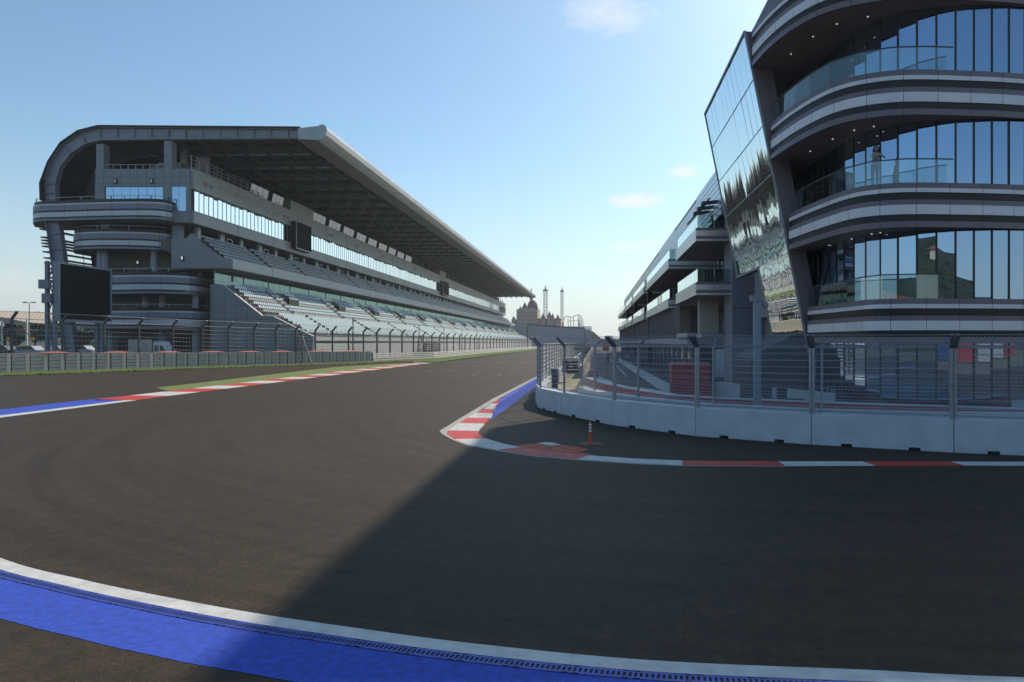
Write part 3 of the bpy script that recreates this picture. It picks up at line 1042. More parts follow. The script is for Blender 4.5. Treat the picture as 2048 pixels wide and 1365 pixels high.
terrace([(69.5, 123), (70, 117.5), (130, 116.2), (220, 115.0), (300, 114.8), (335, 116.0), (350, 118.5), (352, 121)], NZ(405), NZ(445), 9)
terrace([(152, 124), (147, 121.5), (149, 119.0), (165, 117.2), (220, 116.4), (290, 117.2), (330, 119), (347, 121.0)], NZ(460), NZ(500), 12)
terrace([(175, 124), (180, 119), (219, 116.0), (300, 114.6), (370, 116.5), (405, 120.5), (420, 124)], NZ(547), NZ(590), 12)
terrace([(150, 124), (160, 119), (190, 116.5), (219, 115.6), (300, 114.6), (370, 116), (405, 119), (420, 121)], NZ(617), NZ(658), 12)
m = MB()
m.box(-90.6, NX(345), D1 + 6, D1 + 7, 0, NZ(446)); m.box(NX(345), NX(425), D1 + 6, D1 + 7, 0, 16.2)
m.build('back_wall', beige, gs)
colp = mat('column_paint', (0.36, 0.41, 0.46), 0.5)
for (a, b, t, u, D) in ((193, 209, 440, 470, 119), (330, 346, 436, 476, 120)):
    m = MB(); m.box(NX(a), NX(b), D, D + 1.2, NZ(u), NZ(t)); m.build('terrace_column', colp, gs)
for (px, t, u) in ((196, 492, 560), (186, 492, 560), (295, 495, 560), (312, 585, 640), (379, 590, 640), (190, 655, 770), (208, 655, 770), (312, 655, 770), (379, 655, 770), (278, 585, 640)):
    m = MB(); m.tube((NX(px), D1 + 1.8, NZ(u) if u < 700 else 0), (NX(px), D1 + 1.8, NZ(t)), 0.55, 0.55, 12); m.build('terrace_column', colp, gs)
for (px, py) in ((231, 518), (304, 518), (368, 518)):
    m = MB(); m.box(NX(px) - .22, NX(px) + .22, D1 - .6 if px > 345 else D1 + 5.7, D1 - .3 if px > 345 else D1 + 6, NZ(py + 5.5), NZ(py - 5)); w_ = m.build('wall_lamp', dark_steel, gs)
    m = MB(); m.box(NX(px) - .13, NX(px) + .13, D1 - .64 if px > 345 else D1 + 5.66, D1 - .61 if px > 345 else D1 + 5.69, NZ(py + 2), NZ(py - 3.5)); m.build('lamp_glass', lampm, w_)
for (a, b, t, u) in ((345, 370, 592, 618), (383, 397, 592, 618), (300, 345, 670, 705), (225, 260, 680, 705), (220, 405, 535, 549)):
    m = MB(); m.box(NX(a), NX(b), D1 + 5.6, D1 + 5.99, max(0, NZ(u)), NZ(t)); m.build('dark_doorway', dark, gs)

# seats ---------------------------------------------------------------
def seat_mb(mb, x, y, z, s=0.52, mi=0):
    mb.box(x - 0.05, x + 0.42, y - s / 2, y + s / 2, z + 0.42, z + 0.48, mi)
    n = len(mb.v)
    xb, t = x - 0.05, 0.06
    mb.v += [(xb, y - s / 2, z + .46), (xb + t, y - s / 2, z + .46), (xb + t, y + s / 2, z + .46), (xb, y + s / 2, z + .46),
             (xb - .12, y - s / 2, z + .95), (xb - .12 + t, y - s / 2, z + .95), (xb - .12 + t, y + s / 2, z + .95), (xb - .12, y + s / 2, z + .95)]
    for q in ((4, 5, 6, 7), (0, 1, 5, 4), (1, 2, 6, 5), (2, 3, 7, 6), (3, 0, 4, 7)):
        mb.f.append(tuple(n + i for i in q)); mb.m.append(mi)


allseats = []
for ri, (x, z, c) in enumerate(rows_low):
    start = D1 + 1.6
    y = start
    n = 0
    while y < D2 - 2:
        # stairways every so often, wider gaps in the upper part
        ph = (y - D1 - 12 - ri * 0.0) % 26.0
        gap = ph < 1.8
        vom = ri >= 10 and ((y - D1 - 16) % 26.0) < 5
        if not gap and not vom:
            allseats.append((x, y, z, {'w': 0, 'b': 1, 'g': 2}[c] if not (c == 'b' and int(y / 6.5) % 3 == 0) else 0))
        y += 0.72
for (x, z) in rows_mid:
    y = D1 + 1.2
    while y < D2:
        if (y - D1) % 17 > 1.2: allseats.append((x, y, z, 3 if R.random() < .85 else 2))
        y += 0.70
seatmats = [seat_white, seat_blue, seat_grey, mat('slate_seat_plastic', (0.22, 0.27, 0.31), 0.35)]
near = sorted(allseats, key=lambda s: (s[1] + abs(s[0] + 55) * .3))
solo, rest = near[:100], near[100:]
protos = {}
for (x, y, z, c) in solo:
    if c not in protos:
        mb = MB(); seat_mb(mb, 0, 0, 0)
        me = bpy.data.meshes.new('seat')
        me.from_pydata(mb.v, [], mb.f); me.materials.append(seatmats[c]); me.update()
        protos[c] = me
    o = bpy.data.objects.new('seat', protos[c]); COL.objects.link(o); o.parent = gs
    o.location = Vector((x, y, z)) - Vector(gs.location)
mb = MB()
for (x, y, z, c) in rest: seat_mb(mb, x, y, z, mi=c)
sb = mb.build('seat_rows', seatmats, gs, kind='stuff')
# stair rails, gangway rails and black vomitories in the lower bowl
m = MB()
for k in range(16):
    yy = D1 + 12 + 26 * k
    if yy > D2 - 3: break
    for dy in (0, 1.7):
        m.beam((-50.2, yy + dy, 5.4), (-56.6, yy + dy, 8.9), 0.07, 0.07)
        m.beam((-57.6, yy + dy, 9.3), (-64, yy + dy, 14.5), 0.07, 0.07)
        for t in (0.1, .5, .9):
            m.beam((lerp(-57.6, -64, t), yy + dy, lerp(8.3, 13.4, t)), (lerp(-57.6, -64, t), yy + dy, lerp(9.3, 14.5, t)), .06, .06)
railing(m, [(-49.4, D1 + .8, 4.4), (-49.4, D2, 4.4)], 1.1, 3, 2.4, 0.06)
railing(m, [(-56.9, D1 + .8, 7.8), (-56.9, D2, 7.8)], 1.1, 2, 2.4, 0.06)
m.build('stand_railing', steel, gs)
for k in range(15):
    yy = D1 + 16 + 26 * k
    if yy < D2 - 8: m = MB(); m.box(-64.5, -60.0, yy + .3, yy + 4.6, 10.0, 12.0); m.build('stair_opening', dark, gs)
for k in range(15):
    yy = D1 + 21 + 26 * k
    if yy > D2 - 8: break
# far end return
m = MB(); m.box(-75.5, bx, D2 - 3, D2 - 2, 24.1, 33.5); m.build('far_end_wall', panel_light, gs)

# hanging screens on the stand
for k, (y0, y1) in enumerate(((155.5, 164), (306, 318.6))):
    t = thing('hanging_screen', (-68, y0, 24.9), ['large black display box hung on the grandstand fascia near its camera end', 'small-looking black display box hung far along the grandstand fascia'][k], 'screen', 'black screens hung on the grandstand')
    m = MB(); m.box(-69.05, -68.0, y0, y1, 24.9, 31.1); m.build('housing', mat('screen_housing', (0.012, 0.02, 0.02), 0.85, spec=0.1), t)
    m = MB(); m.box(-68.0, -67.95, y0 + .2, y1 - .1, 25.2, 31.0); m.build('display', screen_m, t)
    m = MB(); m.box(-68.0, -67.9, y0 + .02, y0 + .16, 24.9, 31.1); m.box(-68.0, -67.9, y0, y1, 24.9, 25.1); m.build('trim', steel, t)
    m = MB()
    for q in (0.2, 0.8): yy = lerp(y0, y1, q); m.box(-69.3, -69.05, yy, yy + .3, 30.0, 30.3); m.box(-69.3, -69.05, yy, yy + .3, 25.4, 25.7)
    m.build('bracket', dark_steel, t)

# big screen on its truss, left
t = thing('big_screen', (-78.3, 100, 0), 'large dark video screen on a steel truss frame beside the grandstand end', 'video screen')
zA, zB = 6.9, 15.0
m = MB(); m.box(-78.6, -78.2, 99.8, 110.2, zA, zB); scr = m.build('display', screen_m, t)
m = MB()
m.box(-78.75, -78.1, 99.4, 99.8, zA - .3, zB + .3); m.box(-78.75, -78.1, 110.2, 110.5, zA - .3, zB + .3)
m.box(-78.75, -78.1, 99.8, 110.2, zB, zB + .3); m.box(-78.75, -78.1, 99.8, 110.2, zA - .3, zA)
m.build('frame', mat('screen_frame_paint', (0.28, 0.31, 0.34), 0.5), t)
tm = mat('truss_paint', (0.20, 0.22, 0.26), 0.5, 0.2)
for yy in (99.6, 109.6):
    for xx in (-80.0, -78.9):
        m = MB(); m.box(xx - .22, xx + .22, yy, yy + .45, 0, zB + .4); m.build('truss_post', tm, t)
m = MB()
zs = [0.5 + 2.4 * k for k in range(7)]
for yy in (99.8, 109.8):
    for i, z in enumerate(zs[:-1]):
        a, b = (-79.9, -79.0) if i % 2 else (-79.0, -79.9)
        m.beam((a, yy, z), (b, yy, z + 2.4), 0.12, 0.12); m.beam((-80, yy, z), (-78.9, yy, z), 0.12, 0.12)
for z in (6.2, 15.1): m.beam((-79.9, 99.8, z), (-79.9, 109.8, z), 0.25, 0.25)
m.build('truss_brace', tm, t)
m = MB(); m.box(-80.6, -79.2, 98.9, 99.6, 11.3, 12.6); m.box(-80.2, -79.0, 99.0, 99.5, 9.2, 10.6)
m.build('equipment_cabinet', panel_grey, t)

# ------------------------------------------------------------------ left barrier blocks, guardrail, fence
btab_base = [(-60, 748), (0, 746), (200, 739.5), (354, 734.5), (500, 730.6), (700, 725), (745, 723.5)]
btop = [(-60, 708.5), (0, 708), (460, 705.6), (745, 704)]
jx = [-14, 23.6, 61, 98, 131, 163, 193, 222, 253, 280, 307, 329, 353, 375, 397, 418, 438, 457.7, 476, 493, 511, 528.6, 544, 560, 575.6, 591, 605.7, 617.5, 632, 645.7, 659, 673, 686.7, 699, 711, 722, 733, 744]
nblk = len(jx) - 1
ordn = ['first', 'second', 'third', 'fourth', 'fifth', 'sixth', 'seventh', 'eighth', 'ninth', 'tenth', 'eleventh', 'twelfth', 'thirteenth', 'fourteenth', 'fifteenth', 'sixteenth', 'seventeenth', 'eighteenth', 'nineteenth']
for k in range(nblk):
    a = G(jx[k], interp(btab_base, jx[k])); b = G(jx[k + 1], interp(btab_base, jx[k + 1]))
    ha = H + (VY - interp(btop, jx[k])) * a.y / F; hb = H + (VY - interp(btop, jx[k + 1])) * b.y / F
    h = (ha + hb) / 2
    d = (b - a); L = d.length; u = d / L; nrm = Vector((u.y, -u.x, 0))
    if nrm.y > 0: nrm = -nrm
    c = (a + b) / 2 - nrm * 0.6
    if k < 19: lab = f'grey barrier block, {ordn[k]} from the left end of the grassy barrier row'
    else: lab = f'grey barrier block, {ordn[nblk - 1 - k]} from the white guardrail end of the row'
    t = thing('barrier_block', (c.x, c.y, 0), lab, 'barrier', 'grey barrier blocks along the left grass verge')
    m = MB()
    Z = Vector((0, 0, 1))
    jt = R.uniform(-.05, .05)
    bl = nrm * jt
    m.obox(c + bl + Z * (h / 2), u * (L / 2 - 0.07), nrm * 0.55, Z * h / 2)
    m.build('body', block_m, t)
    m = MB()
    for q in (.2, .4, .6, .8):
        m.obox(c + bl + Z * h * q + nrm * 0.56, u * (L / 2 - 0.1), nrm * 0.02, Z * 0.025)
    m.build('seam', strap_m, t)
    m = MB()
    m.obox(c + bl + u * (L / 2 - .35) + Z * (h / 2) + nrm * 0.565, u * 0.16, nrm * 0.025, Z * (h / 2 - .02))
    m.obox(c + Z * (h / 2) + u * (L / 2 - .0), u * 0.06, nrm * 0.5, Z * (h / 2 - .05), 1)
    m.build('strap', [mat('pale_strap', (0.56, 0.49, 0.44), 0.8), strap_m], t)
    m = MB(); m.obox(c + bl + Z * (h + .03), u * (L / 2 - 0.05), nrm * 0.57, Z * 0.03)
    m.build('lid', mat('pale_lid', (0.5, 0.32, 0.31), 0.8), t)
    if k in (3, 7, 11, 15, 19, 23, 28, 33):
        m = MB(); n_ = 7
        for i in range(n_):
            q0, q1 = i / n_, (i + 1) / n_
            f0, f1 = math.sin(q0 * math.pi) * .17, math.sin(q1 * math.pi) * .17
            p0, p1 = c + u * (q0 * 2 - 1) * 1.8, c + u * (q1 * 2 - 1) * 1.8
            for s_ in (-1, 1):
                m.poly([p0 + Z * (h + .07) + nrm * .6 * s_, p1 + Z * (h + .07) + nrm * .6 * s_, p1 + Z * (h + .07 + f1) + nrm * .3 * s_, p0 + Z * (h + .07 + f0) + nrm * .3 * s_])
            m.poly([p0 + Z * (h + .07 + f0) + nrm * .3, p1 + Z * (h + .07 + f1) + nrm * .3, p1 + Z * (h + .07 + f1) - nrm * .3, p0 + Z * (h + .07 + f0) - nrm * .3])
        m.build('tarpaulin', redcap_m, t)

gpts = [(746, 723, 706.3), (868, 717, 703.8), (1012, 702.8, 696.3), (1063, 697.8, 693.5), (1110, 694, 690.8)]
gr = thing('guardrail', (-40, 127, 0), 'white multi-rail guardrail running from the grey blocks to the far straight', 'guardrail')
gw = []
for (px, b, tp) in gpts:
    g = G(px, b); gw.append((g, H + (VY - tp) * g.y / F))
for j in range(4):
    m = MB()
    for (a, ha), (b, hb) in zip(gw, gw[1:]):
        for (lo, hi) in ((0.08, 0.20),):
            za0, zb0 = ha * (j * .25 + .06), hb * (j * .25 + .06)
            za1, zb1 = ha * (j * .25 + .22), hb * (j * .25 + .22)
            nn = Vector((b - a).cross(Vector((0, 0, 1)))).normalized() * .05
            m.obox(((a + b) / 2) + Vector((0, 0, (za0 + za1 + zb0 + zb1) / 4)), (b - a) / 2 + Vector((0, 0, (zb0 - za0) / 2)), nn, Vector((0, 0, (za1 - za0) / 2)))
    m.build('rail', rail_w, gr)
m = MB()
for (a, ha), (b, hb) in zip(gw, gw[1:]):
    n_ = int((b - a).length / 4)
    for i in range(n_):
        p = a.lerp(b, i / n_) + Vector((-.15, .1, 0)); m.beam(p, p + Vector((0, 0, lerp(ha, hb, i / n_))), .15, .15)
m.build('guardrail_post', dark_steel, gr)

fpx = [23.6, 125, 209, 278, 346, 405, 457, 507.6, 551.4, 591.4, 630.5, 665, 697, 727, 754, 780, 804, 827]
fence_pts = []
for px in fpx:
    Db = (H * F / (interp(btab_base, px) - VY)) + 3.2 if px < 745 else None
    if Db is None: Db = 43.0 * F / (VX - px)
    ztop_ = H + (VY - interp([(24, 637), (278, 648), (551, 658), (754, 664), (830, 667.5)], px)) * Db / F
    fence_pts.append((Vector(((px - VX) * Db / F, Db, 0)), ztop_))
y = fence_pts[-1][0].y
while y < 500:
    y += 9.2
    fence_pts.append((Vector((-43.0, y, 0)), 5.4))
fence_pts.insert(0, (fence_pts[0][0] * 2 - fence_pts[1][0], fence_pts[0][1]))
lf = thing('debris_fence', tuple(fence_pts[1][0]), 'tall grey debris fence with bent post tops behind the left barrier', 'fence')
fs = mat('fence_post_paint', (0.075, 0.085, 0.10), 0.5, 0.3)
for (p, zt) in fence_pts:
    m = MB()
    m.beam(p, p + Vector((0, 0, zt)), 0.22 if p.y < 130 else .30, 0.22 if p.y < 130 else .30)
    m.beam(p + Vector((0, 0, zt - .08)), p + Vector((0.85, -0.25, zt + 0.8)), 0.24, 0.24)
    m.build('post', fs, lf)
m = MB()
for (a, za), (b, zb) in zip(fence_pts, fence_pts[1:]):
    for j in range(8):
        q = (j + 1) / 8
        sag = Vector((0, 0, -0.06))
        A, B_ = a + Vector((0, -.1, lerp(1.2, za, q))), b + Vector((0, -.1, lerp(1.2, zb, q)))
        M_ = (A + B_) / 2 + sag
        r = 0.03 if j < 7 else 0.045
        m.tube(A, M_, r, r, 3, cap=False); m.tube(M_, B_, r, r, 3, cap=False)
    m.tube(a + Vector((.85, -.25, za + .8)), b + Vector((.85, -.25, zb + .8)), .035, .035, 3, cap=False)
m.build('cable', wire_m, lf)
m = MB()
for (a, za), (b, zb) in list(zip(fence_pts, fence_pts[1:]))[:18]:
    L = (b - a).length; n_ = int(L / 0.42)
    for i in range(n_):
        q = i / n_
        p = a.lerp(b, q); z = lerp(za, zb, q)
        m.tube(p + Vector((0, 0, 1.5)), p + Vector((0, 0, z)), .011, .011, 3, cap=False)
        m.tube(p + Vector((0, 0, z)), p + Vector((.85, -.25, z + .8)), .011, .011, 3, cap=False)
m.build('mesh', wire_m, lf)
for i, px in enumerate((706, 838, 888, 924, 954, 980)):
    D = 45.5 * F / (VX - px)
    p = Vector((-45.5, D, 0))
    m = MB(); m.tube(p, p + Vector((0, 0, H + (VY - 636 - (px - 706) * .11) * D / F)), .16, .10, 8); m.tube(p, p + Vector((0, 0, .5)), .3, .3, 8)
    m.build('fence_mast', fs, loc=p, label=['thin dark mast standing before the grandstand front wall, nearest the camera', 'second thin dark mast along the grandstand front', 'third thin dark mast along the grandstand front', 'fourth thin dark mast along the grandstand front', 'fifth thin dark mast along the grandstand front', 'farthest of the thin dark masts along the grandstand front'][i], cat='mast', group='thin masts along the grandstand')
# trackside dark equipment cage and leaning ladder before the stand wall
t = thing('equipment_cage', (-45.6, 172, 0), 'dark boxy equipment cage behind the left fence before the stand wall', 'equipment')
Dc = 46.5
y0, y1 = Dc * F / (VX - 853), Dc * F / (VX - 877)
m = MB(); m.box(-47.2, -46.5, y0, y1, 0.6, 3.3); m.build('cage', dark_steel, t)
m = MB()
for i in range(6): yy = lerp(y0, y1, i / 5); m.box(-46.49, -46.4, yy - .15, yy + .15, 0, 4.3)
m.build('upright', black_m, t)
for i, (px, D_) in enumerate(((596, 109), (838, 165))):
    p = P(px, 700, D_); p.z = 0
    m = MB()
    for s_ in (-.5, .5): m.beam(p + Vector((s_, 0, 0)), p + Vector((s_ * .5, 1, 5.2)), .12, .12)
    m.beam(p + Vector((2.2, 0, 0)), p + Vector((0, 1, 5.2)), .15, .15)
    for q in range(8): m.beam(p + Vector((-.5 + q * .03, q * .12, .5 + q * .62)), p + Vector((.5 - q * .03, q * .12, .5 + q * .62)), .06, .06)
    m.build('marshal_ladder', dark_steel, loc=p, label=['dark A-frame ladder at the camera end of the grandstand front wall', 'dark A-frame ladder beside the equipment cage'][i], cat='ladder', group='ladders behind the left fence')

# ------------------------------------------------------------------ covered truck, far left things
t = thing('covered_truck', (-74, 112, 0), 'white cab truck with a wrinkled grey canvas load cover under the terraces', 'truck')
xa, xb, xc, xd = (P(264, 0, 112).x, P(312, 0, 112).x, P(345, 0, 112).x, P(233, 0, 112).x)
m = MB()
n_ = 16
for i in range(n_):
    x0, x1 = lerp(xa, xb, i / n_), lerp(xa, xb, (i + 1) / n_)
    w0, w1 = .09 * math.sin(i * 2.3), .09 * math.sin((i + 1) * 2.3)
    zt0, zt1 = 3.95 + .06 * math.sin(i * 1.7), 3.95 + .06 * math.sin((i + 1) * 1.7)
    m.poly([(x0, 111 + w0, 1.0), (x1, 111 + w1, 1.0), (x1, 111.1 + w1, zt1), (x0, 111.1 + w0, zt0)])
    m.poly([(x0, 111.1 + w0, zt0), (x1, 111.1 + w1, zt1), (x1, 113.4, zt1), (x0, 113.4, zt0)])
m.poly([(xa, 111, 1.0), (xa, 111.1, 3.95), (xa, 113.4, 3.95), (xa, 113.4, 1)])
m.build('canvas_cover', canvas_m, t)
m = MB()
m.poly([(xd + .5, 111.2, 4.0), (xa, 111.1, 4.1), (xb, 111.1, 4.06), (xb, 113.4, 4.06), (xd + .5, 113.4, 4.0)]); m.build('canvas_top', mat('tan_canvas', (0.5, 0.33, 0.2), 0.9), t)
m = MB(); m.box(xd + .6, xa - .05, 111.4, 113.2, .9, 3.9); m.build('load_box', dark, t)
m = MB()
m.ext([(xb + .1, .7), (xb + .1, 3.5), (xb + .9, 3.72), (xb + 1.5, 3.5), (xb + 2.3, 2.3), (xc, 1.9), (xc + .1, .7)], 111.1, 113.1)
cabo = m.build('cab', van_m, t)
m = MB(); m.box(xb + .35, xb + .95, 111.06, 111.1, 2.0, 3.0); m.poly([(xb + 1.2, 111.05, 2.05), (xb + 2.1, 111.05, 2.1), (xb + 1.6, 111.05, 2.95), (xb + 1.2, 111.05, 3.05)])
m.build('window', g_dark, cabo)
for xx in (xa + .8, xb + 1.6):
    m = MB(); m.tube((xx, 111.0, .5), (xx, 111.35, .5), .5, .5, 14); m.build('wheel', black_m, t)


def car(px, D, colm, label, flip=1, L=4.4, rz=0.0):
    p = P(px, 700, D); p.z = 0
    t = thing('parked_car', p, label, 'car', 'cars parked beyond the left fence')
    x, y = p.x, p.y
    m = MB()
    m.ext([(x - L / 2, .35), (x - L / 2, .95), (x - L * .38, 1.0), (x - L * .22, 1.45), (x + L * .15, 1.47), (x + L * .3, 1.02), (x + L / 2, .85), (x + L / 2, .35)], y - .85, y + .85)
    b = m.build('body', colm, t)
    m = MB(); m.ext([(x - L * .33, 1.02), (x - L * .21, 1.38), (x + L * .14, 1.4), (x + L * .26, 1.02)], y - .86, y + .86); m.build('window', g_dark, b)
    for sx in (-.31, .31):
        m = MB(); m.tube((x + L * sx, y - .9, .33), (x + L * sx, y + .9, .33), .33, .33, 12); m.build('wheel', black_m, t)
    t.scale = (1.5, 1.5, 1.9)
    return t


cars = [(8, 140, dark_steel, 'black parked car at the far left edge beyond the fence'), (36, 150, dark_steel, 'dark parked car left of the silver one beyond the fence'), (62, 140, mat('silver_car', (.4, .42, .45), .3), 'silver parked car beyond the fence left of the screen truss'), (84, 150, mat('blue_car', (.03, .06, .1), .3), 'dark blue parked car behind the screen truss foot'), (112, 160, mat('grey_car', (.22, .23, .25), .3), 'grey parked car under the big video screen'), (166, 160, mat('silver_car', (.4, .42, .45), .3), 'silver parked car right of the leaning roof leg')]
for (px, D, cm, lb) in cars: car(px, D, cm, lb)


def leaves(mb, c, rx, ry, rz, n, s, seed=0, mi=1):
    r = random.Random(seed)
    cl = [(Vector((r.gauss(0, .45), r.gauss(0, .45), r.gauss(0, .4))), r.uniform(.22, .45)) for _ in range(14)]
    for i in range(n):
        cc, cr = r.choice(cl)
        d = Vector((r.gauss(0, 1), r.gauss(0, 1), r.gauss(0, 1))).normalized() * cr * r.uniform(.5, 1.1)
        p = cc + d
        p = Vector((p.x * rx, p.y * ry, p.z * rz)) + Vector(c)
        a = Vector((r.gauss(0, 1), r.gauss(0, 1), r.gauss(0, .6))).normalized() * s * r.uniform(.6, 1.3)
        b = a.cross(Vector((r.gauss(0, 1), r.gauss(0, 1), r.gauss(0, 1)))).normalized() * s * r.uniform(.4, .9)
        mb.poly([p - a, p - b, p + a, p + b], mi)


def tree(p, h, r, label, seed, group=None, n=1300, s=None, lm=None):
    p = Vector(p)
    t = thing('tree', p, label, 'tree', group)
    m = MB()
    m.tube(p, p + Vector((0, 0, h * .55)), h * .035, h * .018, 7)
    rr = random.Random(seed)
    for k in range(5):
        a = rr.uniform(0, 6.28)
        m.tube(p + Vector((0, 0, h * (.3 + .05 * k))), p + Vector((math.cos(a) * r * .6, math.sin(a) * r * .6, h * (.5 + .08 * k))), h * .014, h * .005, 5)
    m.build('trunk', bark_m, t)
    m = MB(); leaves(m, p + Vector((0, 0, h * .64)), r, r, h * .38, n, s or r * .10, seed, 0)
    m.build('crown', lm or leaf_m, t)
    return t


tl = [(10, 200, 9, 4, 'leafy tree beyond the fence at the far left edge'), (38, 230, 10, 5, 'round leafy tree beyond the fence under the shed eaves'), (70, 240, 11, 6, 'broad leafy tree left of the video screen truss'), (104, 230, 10, 5, 'leafy tree seen through the screen truss'), (135, 250, 11, 6, 'leafy tree directly under the big video screen'), (165, 240, 9, 4.5, 'leafy tree right of the leaning roof leg'), (182, 220, 8, 4, 'small leafy tree beside the terrace columns')]
for i, (px, D, h, r, lb) in enumerate(tl):
    p = P(px, 700, D); p.z = 0
    tree(p, h, r, lb, 20 + i, 'trees in the car park', n=1500, lm=leaf_m if i % 2 else leaf_dark)
for i, px in enumerate((58.5, 82)):
    D = (170, 260)[i]
    p = P(px, 700, D); p.z = 0
    zt = H + (VY - (606, 642)[i]) * D / F
    t = thing('street_lamp', p, ['tall twin-armed street lamp left of the video screen truss', 'small distant street lamp beside the truss above the trees'][i], 'street lamp', 'street lamps in the car park')
    m = MB(); m.tube(p, (p.x, p.y, zt), .16, .09, 8); m.build('pole', steel, t)
    m = MB(); m.beam((p.x - 1.5, p.y, zt), (p.x + 1.5, p.y, zt), .12, .12); m.build('arm', steel, t)
    for s_ in (-1, 1):
        m = MB(); m.box(p.x + s_ * 1.1 - .45, p.x + s_ * 1.1 + .45, p.y - .2, p.y + .2, zt + .05, zt + .22); m.build('lamp_head', dark_steel, t)
# open shed
t = thing('market_shed', (-175, 200, 0), 'pale open-sided shed roof with brown trusses beyond the fence, far left', 'shed')
D = 190
m = MB()
a, b = P(-60, 622, D), P(55, 645, D)
for (q, w) in ((a, b),):
    m.poly([a, b, b + Vector((0, 30, -1)), a + Vector((0, 30, 1))]); m.poly([a, b, b - Vector((0, 0, 1.3)), a - Vector((0, 0, 1.3))])
m.build('roof', mat('shed_roof', (0.40, 0.33, 0.26), 0.8), t)
m = MB()
for px in (4, 54): q = P(px, 650, D); m.beam((q.x, q.y, 0), (q.x, q.y, P(px, 640, D).z), .35, .35)
m.build('shed_post', rail_w, t)
m = MB()
for k in range(7):
    q0, q1 = P(-20 + 11 * k, 668 if k % 2 else 655, D), P(-9 + 11 * k, 655 if k % 2 else 668, D); m.beam(q0, q1, .18, .18)
m.beam(P(-60, 667, D), P(55, 660, D), .2, .2)
m.build('truss', mat('brown_steel', (.22, .13, .10), .6), t)
m = MB()
m.box(P(-60, 0, D + 10).x, P(50, 0, D + 10).x, D + 10, D + 11, 5.2, 8); m.build('gable_wall', mat('peach_wall', (.36, .24, .17), .8), t)
for i, (px, py, w, h, D, mt, lb) in enumerate([(72, 672, 10, 26, 260, mat('lilac_banner', (.35, .35, .55), .7), 'pale lilac upright banner among the trees beyond the fence'), (97, 668, 7, 22, 230, banner_b, 'bright blue upright banner seen beside the truss post'), (17, 677, 8, 6, 180, mat('orange_sign', (.75, .28, .02), .6), 'small orange board at the far left beyond the fence'), (62, 678, 8, 7, 180, mat('orange_sign', (.75, .28, .02), .6), 'small orange board right of the shed post')]):
    a, b = P(px - w / 2, py + h / 2, D), P(px + w / 2, py - h / 2, D)
    t = thing('banner', (a.x, a.y, 0), lb, 'banner', 'banners in the car park')
    m = MB(); m.box(a.x, b.x, D, D + .15, a.z, b.z); m.build('cloth', mt, t)
    m = MB(); m.tube((a.x, D + .1, 0), (a.x, D + .1, b.z), .1, .08, 6); m.build('pole', steel, t)
# distant houses under the screen
for i, (px, py, w, D, mt) in enumerate([(118, 672, 36, 420, house_m), (165, 676, 50, 380, house_m), (190, 674, 30, 450, beige)]):
    a, b = P(px - w / 2, 700, D), P(px + w / 2, py, D)
    t = thing('distant_building', (a.x, a.y, 0), ['low cream building behind the screen truss', 'wide cream building seen right of the leaning roof leg', 'grey low building behind the terrace columns'][i], 'building', 'low buildings beyond the car park')
    m = MB(); m.box(a.x, b.x, D, D + 15, 0, b.z); m.build('wall', mt, t)
    m = MB()
    for k in range(5):
        xx = lerp(a.x, b.x, (k + .3) / 5)
        for zz in (1.2, 4.2): m.box(xx, xx + 1.4, D - .05, D - .002, zz, zz + 1.4)
    m.build('window', g_dark, t)
# hedge plants on the third terrace, right part, plus tubs on the top terrace
for i, (x0, x1, py, D, n) in enumerate([(345, 405, 543, 119.5, 900), (228, 255, 546, 118.5, 250), (150, 178, 398, 119, 260)]):
    a, b = P(x0, py, D), P(x1, py, D)
    zb = NZ(549) if i < 2 else NZ(406)
    c = (a + b) / 2
    t = thing('potted_hedge', (c.x, c.y, zb), ['dark green hedge in planters along the right of the third terrace', 'small dark shrubs in a planter above the video screen', 'drooping green plants on the top terrace beside the curved rib'][i], 'plants', 'plants on the grandstand terraces')
    m = MB(); m.box(a.x, b.x, D - .3, D + .5, zb - .4, zb + .25); m.build('planter', dark_steel, t)
    m = MB(); leaves(m, (c.x, c.y + .1, zb + .75), (b.x - a.x) / 1.6, .6, .8, n, .16, 40 + i, 0); m.build('foliage', leaf_m, t)

# ------------------------------------------------------------------ control tower (right)
tw = thing('control_tower', (16, 36, 0), 'curved glass control tower with striped balcony bands filling the right side', 'building')
levels = [(0, 1.84, -0.05), (1, 6.70, 4.82), (2, 11.43, 9.53), (3, 16.30, 14.40)]
base_o = [(9.0, 35.6), (9.3, 33.4), (9.75, 31.5), (10.4, 30.0), (11.4, 29.1), (13, 28.6), (15.5, 28.7), (18.5, 29.1), (24, 30.4), (30, 33.0), (34, 37)]
wts = [1, .97, .85, .6, .25, .05, 0, 0, 0, 0, 0]


def outline(zp, inset=0.0):
    pts = [(x - 0.2 * (zp - 11.43) * w_, y, 0) for (x, y), w_ in zip(base_o, wts)]
    c = smooth_curve(pts, 8)
    if inset:
        o = []
        for i, p in enumerate(c):
            t = (c[min(i + 1, len(c) - 1)] - c[max(i - 1, 0)]).normalized()
            n = Vector((t.y, -t.x, 0))
            if n.dot(p - Vector((20, 45, 0))) > 0: n = -n
            o.append(p + n * inset)
        c = o
    return c


